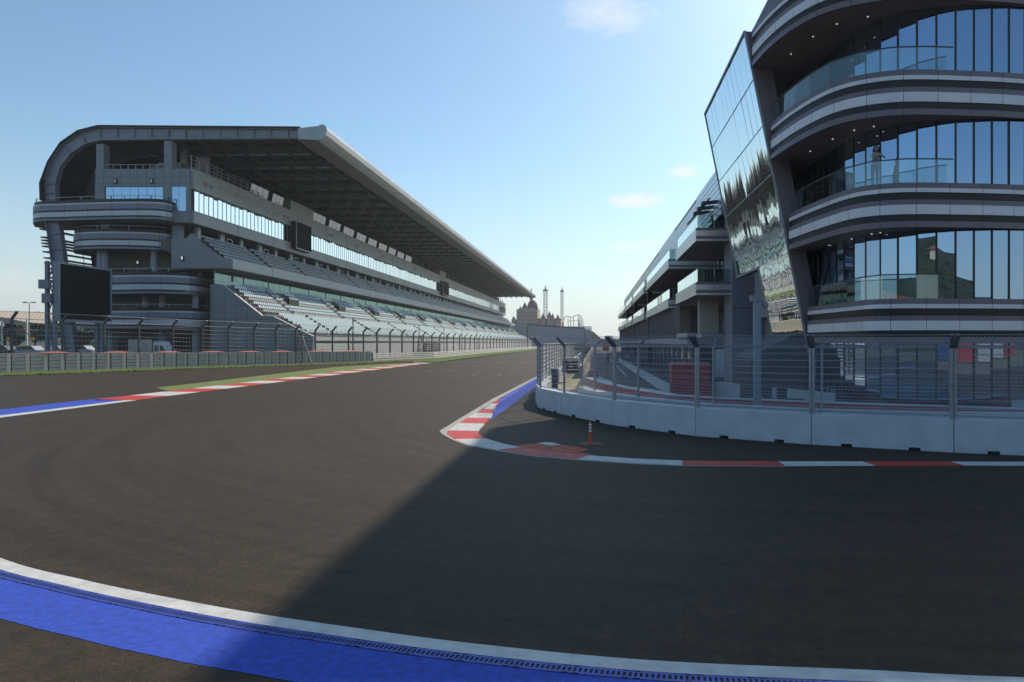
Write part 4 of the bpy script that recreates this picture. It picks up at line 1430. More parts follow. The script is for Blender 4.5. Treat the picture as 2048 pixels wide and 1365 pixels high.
TS = [(0, .12, 3), (.12, .22, 1), (.22, .38, 2), (.38, .49, 3), (.49, .71, 1), (.71, .86, 2), (.86, 1.0, 3)]
tmats = [panel_light, silver, panel_dark, panel_mid]
glassline = [(11.5, 44.0), (11.6, 38.0), (11.7, 34.9), (12.0, 32.3), (12.6, 30.8), (13.4, 29.95), (14.5, 29.45), (16.0, 29.2), (18.5, 29.33), (24, 30.6), (29.8, 33.2), (33.6, 37.2)]
for (lv, zt, zb) in levels:
    zt += H; zb += H
    zc = (zt + zb) / 2 - H
    o = outline(zc)
    bnd, pts, nr = striped(tw, 'balcony_band', o, zt, zb, tmats, TS, 1.45, 0.06, 0.02)
    m = MB()
    ins = outline(zc, .11)
    poly = [(p.x, p.y) for p in ins] + [(34, 52), (13, 52), (13, 46), (ins[0].x + .6, 46), (ins[0].x + .6, 36)]
    m.slab(poly, zb + .03, zt - .04)
    m.build('floor_slab', soffit_m, tw)
    # soffit downlights
    if lv > 0:
        for k in (6, 15, 24, 34):
            q = outline(zc, 1.4)[min(k, len(ins) - 1)]
            m = MB(); m.tube((q.x, q.y, zb + .0), (q.x, q.y, zb + .035), .04, .04, 8); m.build('downlight', lampm, bnd)
# glazing between the bands
for (z0, z1, cnt) in ((0.02, 3.47, 0), (5.32, 8.33, 1), (10.18, 13.04, 2), (14.91, 17.91, 3)):
    gl = smooth_curve([(x, y, 0) for x, y in glassline], 8)
    ps = resample(gl, 0.76)
    m = MB(); mm = MB()
    for i in range(len(ps) - 1):
        a, b = ps[i], ps[i + 1]
        t_ = (b - a).normalized(); n_ = Vector((t_.y, -t_.x, 0))
        j = R.uniform(-.006, .006); k_ = R.uniform(-.008, .008)
        m.poly([(a.x + n_.x * j, a.y + n_.y * j, z0), (b.x - n_.x * j, b.y - n_.y * j, z0), (b.x + n_.x * (k_ - j), b.y + n_.y * (k_ - j), z1), (a.x + n_.x * (k_ + j), a.y + n_.y * (k_ + j), z1)])
        mm.beam((a.x, a.y, z0), (a.x, a.y, z1), .05, .08)
    g = m.build('window_wall', g_tower, tw)
    mm.build('mullion', panel_dark, g)
    # dark backing so nothing shines through
    m = MB()
    bk = [(p.x + .4, p.y + .5) for p in gl]
    for a, b in zip(bk, bk[1:]): m.poly([(a[0], a[1], z0), (b[0], b[1], z0), (b[0], b[1], z1), (a[0], a[1], z1)])
    m.build('window_backing', dark, g)
# glass parapets
for (lv, zt, zb) in levels[:3]:
    z0 = zt + H
    zc = zt
    c = outline((zt + zb) / 2, .16)
    c = [p for p in c if p.x < (15.4 if lv else 14.6)]
    ps = resample(c, 1.35)
    m = MB(); r_ = MB()
    for a, b in zip(ps, ps[1:]):
        q = a.lerp(b, .985)
        m.poly([(a.x, a.y, z0), (q.x, q.y, z0), (q.x, q.y, z0 + 1.02), (a.x, a.y, z0 + 1.02)])
        r_.beam((a.x, a.y, z0 + 1.03), (b.x, b.y, z0 + 1.03), .05, .045)
    pp = m.build('glass_parapet', g_par, tw)
    r_.build('handrail', dark_steel, pp)
# leaning mirror wall towards the track
pc = 11.14


def PXm(zp): return pc - 0.2 * zp


m = MB()
seam = MB()


def mirror(y0, y1, zlo, zhi, ny, rows):
    for i in range(ny):
        a, b = lerp(y0, y1, i / ny), lerp(y0, y1, (i + 1) / ny)
        for j in range(len(rows) - 1):
            z0, z1 = rows[j], rows[j + 1]
            t1, t2 = R.uniform(-.006, .006), R.uniform(-.006, .006)
            m.poly([(PXm(z0) + t1, a + .012, z0 + H + .01), (PXm(z1) + t1 + t2, a + .012, z1 + H - .01), (PXm(z1) + t2 - t1, b - .012, z1 + H - .01), (PXm(z0) - t1, b - .012, z0 + H + .01)])


Y0m, Y1m = 35.8, 48.75
mirror(Y0m + .05, Y1m - .05, 4.7, 16.25, 12, [4.7, 6.0, 8.9, 11.4, 13.85, 16.25])
mirror(Y0m + .05, 42.5, -1.0, 4.7, 6, [-1.0, 1.8, 4.7])
mw_ = m.build('mirror_wall', g_mirror, tw)
m = MB()
th = 0.55
prof = [(PXm(z) + .06, z + H) for z in (4.62, 16.3)] + [(PXm(z) + th, z + H) for z in (16.3, 4.62)]
m.ext(prof, Y0m, Y1m)
prof = [(PXm(z) + .06, z + H) for z in (-1.05, 4.62)] + [(PXm(z) + th, z + H) for z in (4.62, -1.05)]
m.ext(prof, Y0m, 42.55)
m.build('mirror_backing', panel_mid, tw)
m = MB()
for (z, ya, yb) in [(16.28, Y0m, Y1m), (4.65, 42.4, Y1m)]:
    m.beam((PXm(z), ya, z + H), (PXm(z), yb, z + H), .14, .14)
for (y, za, zb) in [(Y0m + .03, -1.05, 16.3), (Y1m - .03, 4.65, 16.3), (42.5, -1.05, 4.65)]:
    m.beam((PXm(za), y, za + H), (PXm(zb), y, zb + H), .10, .12, up=(0, 1, 0))
for z in (8.9, 11.4, 13.85, 6.0):
    m.beam((PXm(z) - .005, Y0m, z + H), (PXm(z) - .005, Y1m, z + H), .03, .05)
m.build('mirror_frame', steel, mw_)
# structural end wall and hidden body behind
m = MB()
m.box(12.2, 33, 44, 52, 0.0, 3.4); m.box(12.2, 33, 44, 52, 5.3, 19.8)
m.build('rear_block', panel_grey, tw)
m = MB()
m.box(13.5, 14.3, 37, 38, 0, 3.5); m.box(19, 19.6, 31.5, 32.1, 0, 3.4)
m.build('column', panel_grey, tw)
m = MB(); m.ext([(PXm(-1) + .6, 0), (PXm(16.2) + .6, 19.7), (PXm(16.2) + 1.1, 19.7), (PXm(-1) + 1.3, 0)], 35.9, 36.5)
m.build('leaning_leg', panel_mid, tw)
m = MB(); m.box(10.62, 33.5, 32.5, 52, 19.85, 24.5); m.build('shadow_storey', panel_dark, tw)  # unseen storey above the frame, shaped to place the tower's shadow edge
# ground-floor ramp screen left of the tower foot
m = MB()
m.ext([(8.6, 0), (11.7, 0), (11.7, 3.9), (10.9, 3.9), (9.0, 2.9), (8.6, 2.6)], 37.5, 42)
m.build('foot_wall', mat('foot_wall_grey', (0.05, 0.055, 0.06), 0.6), tw)

# ------------------------------------------------------------------ pit building
pb = thing('pit_building', (14, 56, 0), 'long three-storey pit building with stepped white balconies right of the pit lane', 'building')
segs = [(55.0, 68.5), (75.5, 108), (113.5, 146), (151, 181), (187, 236)]
XB = 8.2
slab_metal = mat('white_slab_edge', (0.85, 0.85, 0.84), 0.32, 0.75, var=0.08, vscale=0.6)  # pale reflective metal of the slab edges
for si, (y0, y1) in enumerate(segs):
    for (zt, zb) in ((12.72, 11.65), (8.36, 7.3)):
        m = MB()
        m.ext([(XB, zb), (XB, zt), (18, zt), (18, zb)], y0, y1)
        b_ = m.build('balcony_slab', soffit_m, pb)
        m = MB()
        for j in range(4):
            za = lerp(zb, zt, j / 4) + .02; zz = lerp(zb, zt, (j + 1) / 4) - .02
            m.box(XB - .05, XB - .002, y0, y1, za, zz)
        for (q0, q1, w_) in ((.0, .14, 1), (.2, .62, 0), (.68, .8, 1), (.84, 1, 0)):
            if not w_: m.box(XB, 13.5, y0 - .06, y0 - .002, lerp(zt, zb, q0 + .0), lerp(zt, zb, q1))
        m.build('slab_edge', slab_metal, b_)
        m = MB()
        yy = y0
        while yy < y1 - .5:
            m.box(XB + .1, XB + .13, yy + .03, min(y1, yy + 1.6), zt, zt + 1.05); yy += 1.63
        pg = m.build('glass_parapet', g_parw, b_)
        m = MB(); xx = XB + .15
        while xx < 13: m.box(xx, xx + 1.3, y0 + .1, y0 + .13, zt, zt + 1.05); xx += 1.34
        m.build('glass_parapet', g_par, b_)
        m = MB(); m.box(XB + .08, XB + .16, y0, y1, zt + 1.05, zt + 1.09); m.box(XB + .1, 13, y0 + .08, y0 + .16, zt + 1.05, zt + 1.09); m.build('handrail', steel, b_)
# recessed body
m = MB()
m.box(12.6, 24, 57, 238, 12.72, 17.6)
m.build('upper_storey', g_tower, pb)
m = MB(); yy = 57
while yy < 238: m.box(12.5, 12.6, yy, yy + .1, 12.72, 17.5); yy += 1.5
for xx in (12.6, 13.6, 14.6, 15.6, 16.6): m.box(xx, xx + .1, 56.9, 57, 12.72, 17.5)
m.build('mullion', panel_light, pb)
for (y0, y1, dz) in ((56, 69.5, 0), (69.5, 88, -.25), (88, 110, 0), (110, 150, -.2), (150, 190, 0), (190, 238, -.1)):
    m = MB()
    for j in range(9):
        z = 14.0 + j * .47
        if z + .3 > 18.2 + dz: break
        m.box(10.35, 10.5, y0, y1 - .12, z, z + .41)
    m.box(10.5, 12.6, y0, y1 - .1, 17.4 + dz, 17.9 + dz)
    m.build('louvre_screen', mat('louvre_white', (0.80, 0.82, 0.83), 0.35, .75), pb)
m = MB(); m.box(10.5, 24, 56.5, 238, 17.95, 18.3); m.build('roof', panel_mid, pb)
m = MB()
for yy in (57.5, 59.8, 62.0):
    m.beam((9.3, yy, 15.2), (11.5, yy, 15.5), .12, .3); m.box(9.0, 9.35, yy - .4, yy + .4, 15.0, 15.3)
m.beam((9.6, 57, 15.5), (9.4, 69, 15.4), .12, .12)
m.build('floodlight_bar', dark_steel, pb)
m = MB(); m.box(12.4, 24, 58, 238, 8.36, 11.65)
m.build('middle_storey', g_dark, pb)
m = MB(); yy = 58
while yy < 238: m.box(12.3, 12.4, yy, yy + .12, 8.36, 11.65); yy += 2.4
m.build('mullion', panel_grey, pb)
m = MB(); m.box(11.0, 26, 54.6, 57.9, 0, 17.5); m.build('end_wall', mat('slate_cladding', (.26, .27, .32), .5, .1), pb)
m = MB(); m.box(11.0, 26, 54.585, 54.598, 6.2, 6.26); m.box(13.2, 13.25, 54.585, 54.598, 0, 17); m.box(16, 16.05, 54.585, 54.598, 0, 17); m.build('panel_joint', dark_steel, pb)
m = MB(); m.box(9.3, 11.0, 60.5, 61.5, 4.2, 7.3); m.build('stair_wall', mat('beige_panel', (.5, .45, .38), .7), pb)
m = MB(); m.box(8.75, 24, 70, 238, 3.9, 7.3); m.build('lower_storey', g_stand, pb)
m = MB(); yy = 70
while yy < 238: m.box(8.66, 8.75, yy, yy + .1, 3.9, 7.3); yy += 1.7
m.build('mullion', panel_mid, pb)
m = MB()
for (a, b) in ((4.35, 3.95), (3.75, 3.35)): m.box(8.4, 12, 62, 69.9, b, a)
m.box(8.6, 24, 69.9, 238, 3.3, 3.9)
m.build('canopy', panel_light, pb)
m = MB()
m.box(9.5, 24, 66, 238, 0, 3.3, 0)
g_ = m.build('garage_front', g_dark, pb)
yy = 66
while yy < 238: m = MB(); m.box(9.3, 9.5, yy, yy + .6, 0, 3.3); m.build('garage_pier', beige, g_); yy += 5.2
for yy in (110, 148, 184): m = MB(); m.box(8.6, 9.3, yy, yy + 1.0, 0, 14.0); m.build('stair_shaft', panel_dark, pb)
m = MB(); railing(m, [(9.2, 57.5, 4.2), (13, 57.5, 4.2)], 1.2, 2, .5, .04); m.box(9.0, 11, 57.3, 60.5, 3.9, 4.2)
m.build('terrace_rail', steel, pb)

# ------------------------------------------------------------------ near right: concrete blocks and debris fence
bb = [(1071, 806), (1076, 816), (1123, 829), (1224, 851), (1391, 872.8), (1622.6, 890), (1908, 906), (2048, 912)]
bw = [G(a, b) for a, b in bb]
d_ = (bw[-1] - bw[-2]).normalized()
bw[-1] = bw[-2] + d_ * 4.3
bw.append(bw[-1] + (d_ + Vector((0.02, .03, 0))).normalized() * 4.3)
blabels = ['narrow end of the white concrete wall, turning back along the straight', 'short white concrete block left of the orange delineator post', 'white concrete block directly behind the orange delineator post', 'white concrete block second right of the delineator post', 'white concrete block in the middle of the right wall', 'white concrete block left of the last fence joint on the right', 'white concrete block at the right edge of the picture', 'white concrete block just beyond the right edge']
blocks = [(bw[0], bw[1]), (bw[1], bw[2]), (bw[2], bw[3])] + [(bw[i], bw[i + 1]) for i in range(3, len(bw) - 1)]
blocks = [(Vector((-3.45, 44.5, 0)), bw[0])] + blocks


def out_n(a, b):
    t = (b - a).normalized(); n = Vector((t.y, -t.x, 0))
    if n.dot(Vector((-0.5, -1, 0))) < 0: n = -n
    return n


blk_lab = {0: 'white wall block hidden mostly behind the corner, running back along the blue kerb', 1: 'narrow corner face of the white wall beside the blue run-off', 2: 'short white wall block at the rounded corner nearest the blue run-off', 3: 'white wall block behind and left of the orange delineator post', 4: 'long white wall block right of the orange delineator post', 5: 'long white wall block below the red box and lamp pole', 6: 'long white wall block between the third and last fence joints', 7: 'white wall block reaching the right edge of the picture', 8: 'white wall block beyond the right edge'}
for k, (a, b) in enumerate(blocks[:8]):
    L = (b - a).length; u = (b - a) / L; n = out_n(a, b); Zv = Vector((0, 0, 1))
    t = thing('concrete_block', (a + b) / 2, blk_lab[k], 'barrier', 'white concrete wall blocks round the pit entry')
    m = MB()
    g2 = .012
    half = L / 2 - g2
    c = (a + b) / 2 - n * .3
    m.obox(c + Zv * (.09 + .48), u * half, n * .3, Zv * .48)
    # feet leave two forklift slots
    if L > 3:
        for (q0, q1) in ((0, .22), (.30, .70), (.78, 1)):
            m.obox(c - u * half + u * (half * (q0 + q1)) + Zv * .045, u * (half * (q1 - q0)), n * .3, Zv * .045)
    else:
        m.obox(c + Zv * .045, u * half, n * .3, Zv * .045)
    ob = m.build('body', white_wall, t)
    bv = ob.modifiers.new('b', 'BEVEL'); bv.width = .012; bv.segments = 2
    if L > 3:
        m = MB()
        for q in (.26, .74): m.obox(c - u * half + u * (half * 2 * q) + Zv * .045 + n * .01, u * (half * .05), n * .3, Zv * .055)
        m.build('lifting_slot', dark, t)


def chain(mb, a, b, z0, z1, cell, r, n=Vector((0, 0, 0))):
    """diamond mesh between two ground points"""
    L = (b - a).length; u = (b - a) / L; hgt = z1 - z0
    for s_ in (1, -1):
        o = -hgt
        while o < L:
            t0, t1 = max(0, o), min(L, o + hgt)
            if t1 > t0 + .02:
                if s_ == 1: p, q = a + u * t0 + Vector((0, 0, z0 + (t0 - o))), a + u * t1 + Vector((0, 0, z0 + (t1 - o)))
                else: p, q = a + u * t0 + Vector((0, 0, z1 - (t0 - o))), a + u * t1 + Vector((0, 0, z1 - (t1 - o)))
                mb.tube(p + n, q + n, r, r, 3, cap=False)
            o += cell
    return mb


def fence_panel(a, b, z0, zt, label, group, lean, cell=.11, wr=.0031, mid=False, posts=(1, 1), name='wire_fence'):
    L = (b - a).length; u = (b - a) / L
    t = thing(name, (a.x, a.y, z0), label, 'fence panel', group)
    Zv = Vector((0, 0, 1))
    for e, (p, on) in enumerate(((a + u * .06, posts[0]), (b - u * .06, posts[1]))):
        if not on: continue
        m = MB()
        m.beam(p + Zv * (z0 - .25), p + Zv * zt, .085, .085, up=u)
        m.build('post', steel, t)
        m = MB()
        m.beam(p + Zv * (zt - .05), p + Zv * (zt + .36) + lean * .40, .10, .10, up=u)
        m.build('arm', mat('arm_paint', (.13, .16, .21), .5, .3), t)
    m = MB()
    m.tube(a + Zv * zt, b + Zv * zt, .03, .03, 6); m.build('rail', steel, t)
    m = MB(); m.tube(a + Zv * (z0 + .08), b + Zv * (z0 + .08), .025, .025, 6); m.build('rail', steel, t)
    m = MB()
    nc = 8
    for j in range(nc):
        z = lerp(z0 + .35, zt - .25, j / (nc - 1))
        for dz in (0, ):
            m.tube(a + Zv * z, (a + b) / 2 + Zv * (z - .015), .008, .008, 4, cap=False); m.tube((a + b) / 2 + Zv * (z - .015), b + Zv * z, .008, .008, 4, cap=False)
    m.tube(a + Zv * (zt + .36) + lean * .40, b + Zv * (zt + .36) + lean * .40, .007, .007, 4, cap=False)
    m.tube(a + Zv * (zt + .18) + lean * .20, b + Zv * (zt + .18) + lean * .20, .006, .006, 4, cap=False)
    m.build('cable', wire_m, t)
    m = MB(); chain(m, a, b, z0, zt, cell, wr)
    # slanting top net
    n_ = int(L / (cell))
    for i in range(n_):
        p = a + u * (i * cell); q = a + u * min(L, (i + 3) * cell)
        m.tube(p + Zv * zt, q + Zv * (zt + .36) + lean * .4, wr, wr, 3, cap=False)
        m.tube(q + Zv * zt, p + Zv * (zt + .36) + lean * .4, wr, wr, 3, cap=False)
    m.build('mesh', wire_m, t)
    return t


flab = {1: 'narrow wire fence panel on the wall corner beside the blue run-off', 2: 'wire fence panel on the rounded corner block', 3: 'wire fence panel over the block left of the delineator post', 4: 'wire fence panel with the red box seen behind it', 5: 'wire fence panel with the lamp pole seen behind it', 6: 'wire fence panel before the banners reflected in the tower glass', 7: 'wire fence panel at the right edge of the picture'}
for k, (a, b) in enumerate(blocks[:8]):
    if k == 0: continue
    n = out_n(a, b)
    fence_panel(a - n * .12, b - n * .12, 1.08, 3.38, flab[k], 'front wire fence panels on the white wall', n, posts=(1, 1 if k > 2 else 0))
# the same fence running back along the straight
lfp = thing('debris_fence', (-3.45, 44, 0), 'wire debris fence and wall running back along the right edge of the straight', 'fence')
m = MB(); m.box(-3.7, -3.1, 44.6, 190, 0, 1.05); m.build('wall', white_wall, lfp)
m = MB(); yy = 40.5
while yy < 190:
    m = MB(); m.beam((-3.35, yy, 1.05), (-3.35, yy, 3.4), .14, .14); m.beam((-3.35, yy, 3.35), (-3.8, yy, 3.82), .15, .15); yy += 3.2
    m.build('post', steel, lfp)
m = MB()
for j in range(9):
    z = 1.2 + j * .27; m.tube((-3.35, 40, z), (-3.35, 190, z), .02 if j < 8 else .035, .02 if j < 8 else .035, 4)
m.build('cable', wire_m, lfp)
m = MB(); chain(m, Vector((-3.35, 40, 0)), Vector((-3.35, 120, 0)), 1.05, 3.4, .15, .004)
m.build('mesh', wire_m, lfp)

# second, inner wall and fence
ib = [(-3.0, 62.0), (-2.0, 47.0), (-0.7, 38.4), (0.0, 35.2), (1.95, 31.1), (4.75, 27.6), (8.4, 25.4), (12.6, 24.3), (17.5, 24.0)]
ibl = ['inner fence section farthest back beside the sunlit gravel', 'inner fence section behind the corner of the white wall', 'inner fence section just left of the small red cart', 'inner fence section behind the delineator post', 'inner fence section left of the red box', 'inner fence section in front of the red box and lamp pole', 'inner fence section between lamp pole and the last front joint', 'inner fence section at the right edge behind the front fence']
for k in range(len(ib) - 1):
    a, b = Vector((*ib[k], 0)), Vector((*ib[k + 1], 0))
    n = -out_n(a, b)
    if k >= 2:
        m = MB(); L = (b - a).length; u = (b - a) / L
        m.obox((a + b) / 2 + Vector((0, 0, .51)), u * (L / 2 - .01), n * .27, Vector((0, 0, .51))); m.build('inner_wall_block', white_wall, loc=(a + b) / 2, label=ibl[k].replace('inner fence section', 'low white inner wall section'), cat='barrier', group='inner white wall blocks')
    if k >= 2:
        fence_panel(a, b, 1.03, 3.3, ibl[k], 'inner wire fence sections', n, cell=.13, wr=.003, posts=(1, 0))
# red low wall behind, with white paint on top
rw = [(1168, 755.5), (1180, 759), (1210, 768), (1250, 777), (1340, 791), (1430, 797.5), (1560, 802.5), (1740, 809), (2048, 819.5), (2300, 826)]
rp_ = []
for (px, py) in rw:
    D = 2.6 * F / (py - VY); rp_.append(Vector(((px - VX) * D / F, D, 0)))
t = thing('red_pit_wall', tuple(rp_[4]), 'low red pit-exit wall curving behind the inner wire fence', 'wall')
m = MB(); cp = MB()
for a, b in zip(rp_, rp_[1:]):
    n = out_n(a, b)
    m.obox((a + b) / 2 - n * .2 + Vector((0, 0, .44)), (b - a) / 2, n * .2, Vector((0, 0, .44)))
    cp.obox((a + b) / 2 - n * .3 + Vector((0, 0, .90)), (b - a) / 2, n * .32, Vector((0, 0, .02)))
m.build('body', red_m, t); cp.build('coping', white_wall, t)
# white wall farther back on the right
ww = [G(1430, 795), G(1495, 806), G(1640, 825), G(1800, 838), G(2100, 852)]
for k, (a, b) in enumerate(zip(ww, ww[1:])):
    n = out_n(a, b)
    m = MB(); m.obox((a + b) / 2 - n * .25 + Vector((0, 0, .5)), (b - a) / 2 * .995, n * .25, Vector((0, 0, .5)))
    m.build('concrete_wall_block', white_wall, loc=(a + b) / 2, label=['short white wall block right behind the red box', 'white wall block behind the lamp pole', 'white wall block before the tower ground floor', 'white wall block before the tower glass at the right edge'][k], cat='barrier', group='white wall blocks at the tower foot')

# red box
t = thing('red_box', (6.2, 44, 0), 'tall bright red box standing behind the inner fence near the pit lane', 'box')
m = MB(); m.box(P(1343, 0, 43).x, P(1419, 0, 43).x, 43, 44.2, 0.08, 2.12); b_ = m.build('body', red_m, t)
m = MB(); m.box(P(1343, 0, 43).x - .02, P(1419, 0, 43).x + .02, 42.98, 44.22, 2.12, 2.2); m.build('lid', mat('pink_lid', (.6, .25, .25), .5), t)
m = MB(); m.box(P(1396, 0, 43).x, P(1396, 0, 43).x + .03, 42.985, 42.999, .1, 2.1); m.build('door_seam', dark, b_)
# lamp pole with dome camera
t = thing('camera_pole', (7.15, 30, 0), 'thick grey pole with a small dome camera on its right, behind the fence', 'pole')
m = MB(); m.box(7.0, 7.29, 29.86, 30.14, 0, 5.55); m.build('pole', mat('pole_paint', (.26, .31, .36), .5, .2), t)
m = MB(); m.box(6.85, 7.3, 29.8, 30.2, 5.3, 5.56); m.beam((7.2, 30, 5.25), (7.5, 30, 5.25), .06, .1); m.build('bracket', panel_grey, t)
m = MB()
for i in range(6):
    a0, a1 = math.pi / 2 * i / 6, math.pi / 2 * (i + 1) / 6
    for k in range(12):
        b0, b1 = 2 * math.pi * k / 12, 2 * math.pi * (k + 1) / 12
        q = [(7.5 + .14 * math.cos(a_) * math.cos(b__), 30 + .14 * math.cos(a_) * math.sin(b__), 5.13 - .16 * math.sin(a_)) for a_, b__ in ((a0, b0), (a0, b1), (a1, b1), (a1, b0))]
        m.poly(q, 0)
m.tube((7.5, 30, 5.13), (7.5, 30, 5.27), .15, .13, 12)
m.build('dome_camera', mat('camera_white', (.3, .32, .35), .4), t)
# small things behind the tower-foot fence: sign board and two mirrors / bikes shapes
t = thing('white_board', (12, 44, 0), 'pale blue-white upright board with a red foot beside the tower', 'sign')
a, b = P(1432, 755, 46), P(1449, 699, 46)
m = MB(); m.box(a.x, b.x, 46, 46.15, a.z, b.z); m.build('panel', mat('board_white', (.6, .65, .7), .5), t)
m = MB(); m.box(a.x + .05, b.x - .1, 45.9, 46.3, 0.0, .75); m.build('foot', red_m, t)
t = thing('handcart', (11.2, 38, 0), 'small dark trolley with round wheels parked before the tower ground floor', 'cart')
x0 = P(1560, 0, 34).x
m = MB(); m.box(x0 - .4, x0 + 1.2, 34, 34.8, .45, .65); m.beam((x0 - .5, 34.4, .6), (x0 - .9, 34.4, 1.35), .06, .06); m.beam((x0 + .2, 34.4, .65), (x0 + .2, 34.4, 1.2), .5, .4); m.build('frame', black_m, t)
for dx in (-.2, .95):
    m = MB(); m.tube((x0 + dx, 33.9, .25), (x0 + dx, 34.05, .25), .25, .25, 14); m.build('wheel', black_m, t)

# delineator post
p = G(1180.3, 887.3)
t = thing('delineator_post', tuple(p), 'orange flexible delineator post with three white bands on the dark asphalt', 'delineator post')
m = MB(); m.tube(p + Vector((0, 0, .01)), p + Vector((0, 0, .32)), .06, .042, 16); m.tube(p + Vector((0, 0, .32)), p + Vector((0, 0, .74)), .042, .040, 16)
m.build('post', orange_m, t, smooth=False)
m = MB()
for z in (.405, .515, .62): m.tube(p + Vector((0, 0, z)), p + Vector((0, 0, z + .07)), .0445, .0445, 16)
m.build('reflective_band', band_m, t)
m = MB(); m.tube(p + Vector((0, 0, .004)), p + Vector((0, 0, .03)), .10, .075, 20); m.build('base', orange_m, t)
m = MB(); m.poly([(p.x + .44 * math.cos(i * .26) * R.uniform(.93, 1.05), p.y + .40 * math.sin(i * .26) * R.uniform(.93, 1.05), .004) for i in range(24)])
struct('orange_paint_patch', m, mat('orange_overspray', (.24, .085, .045), .8, var=.4, vscale=6))

# ------------------------------------------------------------------ pit lane side: gravel, tyre stack, pit perch, red cart
m = MB(); m.poly([G(*q, Z1) for q in [(1084, 776), (1095, 742), (1150, 728), (1176, 716), (1182, 738), (1160, 760), (1150, 778), (1120, 784)]])
struct('gravel_patch', m, mat('pale_gravel', (.30, .27, .19), .9, var=.3, vscale=3))
t = thing('tyre_stack', (-2.3, 62, 0), 'dark banded stack of tyres behind the corner fence', 'tyre wall')
a, b = P(1123, 745, 60), P(1156, 722, 60)
for j in range(4):
    m = MB()
    z0 = lerp(max(0, a.z), b.z, j / 4); z1 = lerp(max(0, a.z), b.z, (j + 1) / 4) - .06
    for i in range(3):
        cx = lerp(a.x, b.x, (i + .5) / 3)
        m.tube((cx, 60.5, z0), (cx, 60.5, z1), (b.x - a.x) / 6, (b.x - a.x) / 6, 14)
    m.build('tyre_row', black_m, t)
m = MB(); m.box(a.x, b.x, 60.1, 60.9, b.z - .02, b.z + .25); m.build('white_cap', white_wall, t)
for i, (px, D, w, h, mt, lb) in enumerate([(1097, 52, .42, 1.5, white_wall, 'white upright post box behind the corner fence'), (1109, 50, .48, 1.45, dark_steel, 'dark grey upright cabinet beside the white post box')]):
    p = P(px, 0, D); m = MB(); m.box(p.x - w / 2, p.x + w / 2, D, D + .5, 0, h); m.box(p.x - w / 2 - .03, p.x + w / 2 + .03, D - .03, D + .53, h, h + .08)
    m.build('cabinet', mt, loc=(p.x, D, 0), label=lb, cat='cabinet')
t = thing('utility_cart', (-.1, 55, 0), 'small red rounded cart at the start of the pit wall', 'cart')
c = P(1187, 0, 62)
m = MB(); n_ = 10
pr = [(c.x + .42 * math.cos(math.pi * i / n_), .45 + .55 * math.sin(math.pi * i / n_)) for i in range(n_ + 1)]
m.ext(pr, 61.5, 63.4); m.build('body', red_m, t)
for s_ in (-1, 1):
    m = MB(); m.tube((c.x + s_ * .45, 61.7, .25), (c.x + s_ * .33, 61.7, .25), .25, .25, 12); m.build('wheel', black_m, t)
t = thing('pit_wall', (-1.4, 70, 0), 'grey pit wall with dark shelters running away between straight and pit lane', 'wall')
m = MB(); m.box(-1.5, -1.1, 66, 400, 0, 1.2); m.build('wall', concrete, t)
for k in range(9):
    yy = 78 + k * 22
    m = MB(); m.box(-2.4, -.9, yy, yy + 6, 2.7, 2.9); m.box(-1.5, -1.3, yy, yy + .2, 1.2, 2.7); m.box(-1.5, -1.3, yy + 5.8, yy + 6, 1.2, 2.7); m.box(-1.6, -1.5, yy, yy + 6, 1.2, 2.0)
    m.build('shelter', dark_steel, t)
m = MB(); railing(m, [(-1.5, 66, 1.2), (-1.5, 200, 1.2)], 1.1, 3, 3, .05); m.build('railing', steel, t)
m = MB(); m.box(P(1205, 0, 260).x, P(1218, 0, 260).x, 260, 266, .3, 4.2)
t = m.build('red_truck_box', red_m, loc=(4, 260, 0), label='distant red truck box at the far end of the pit lane', cat='truck')


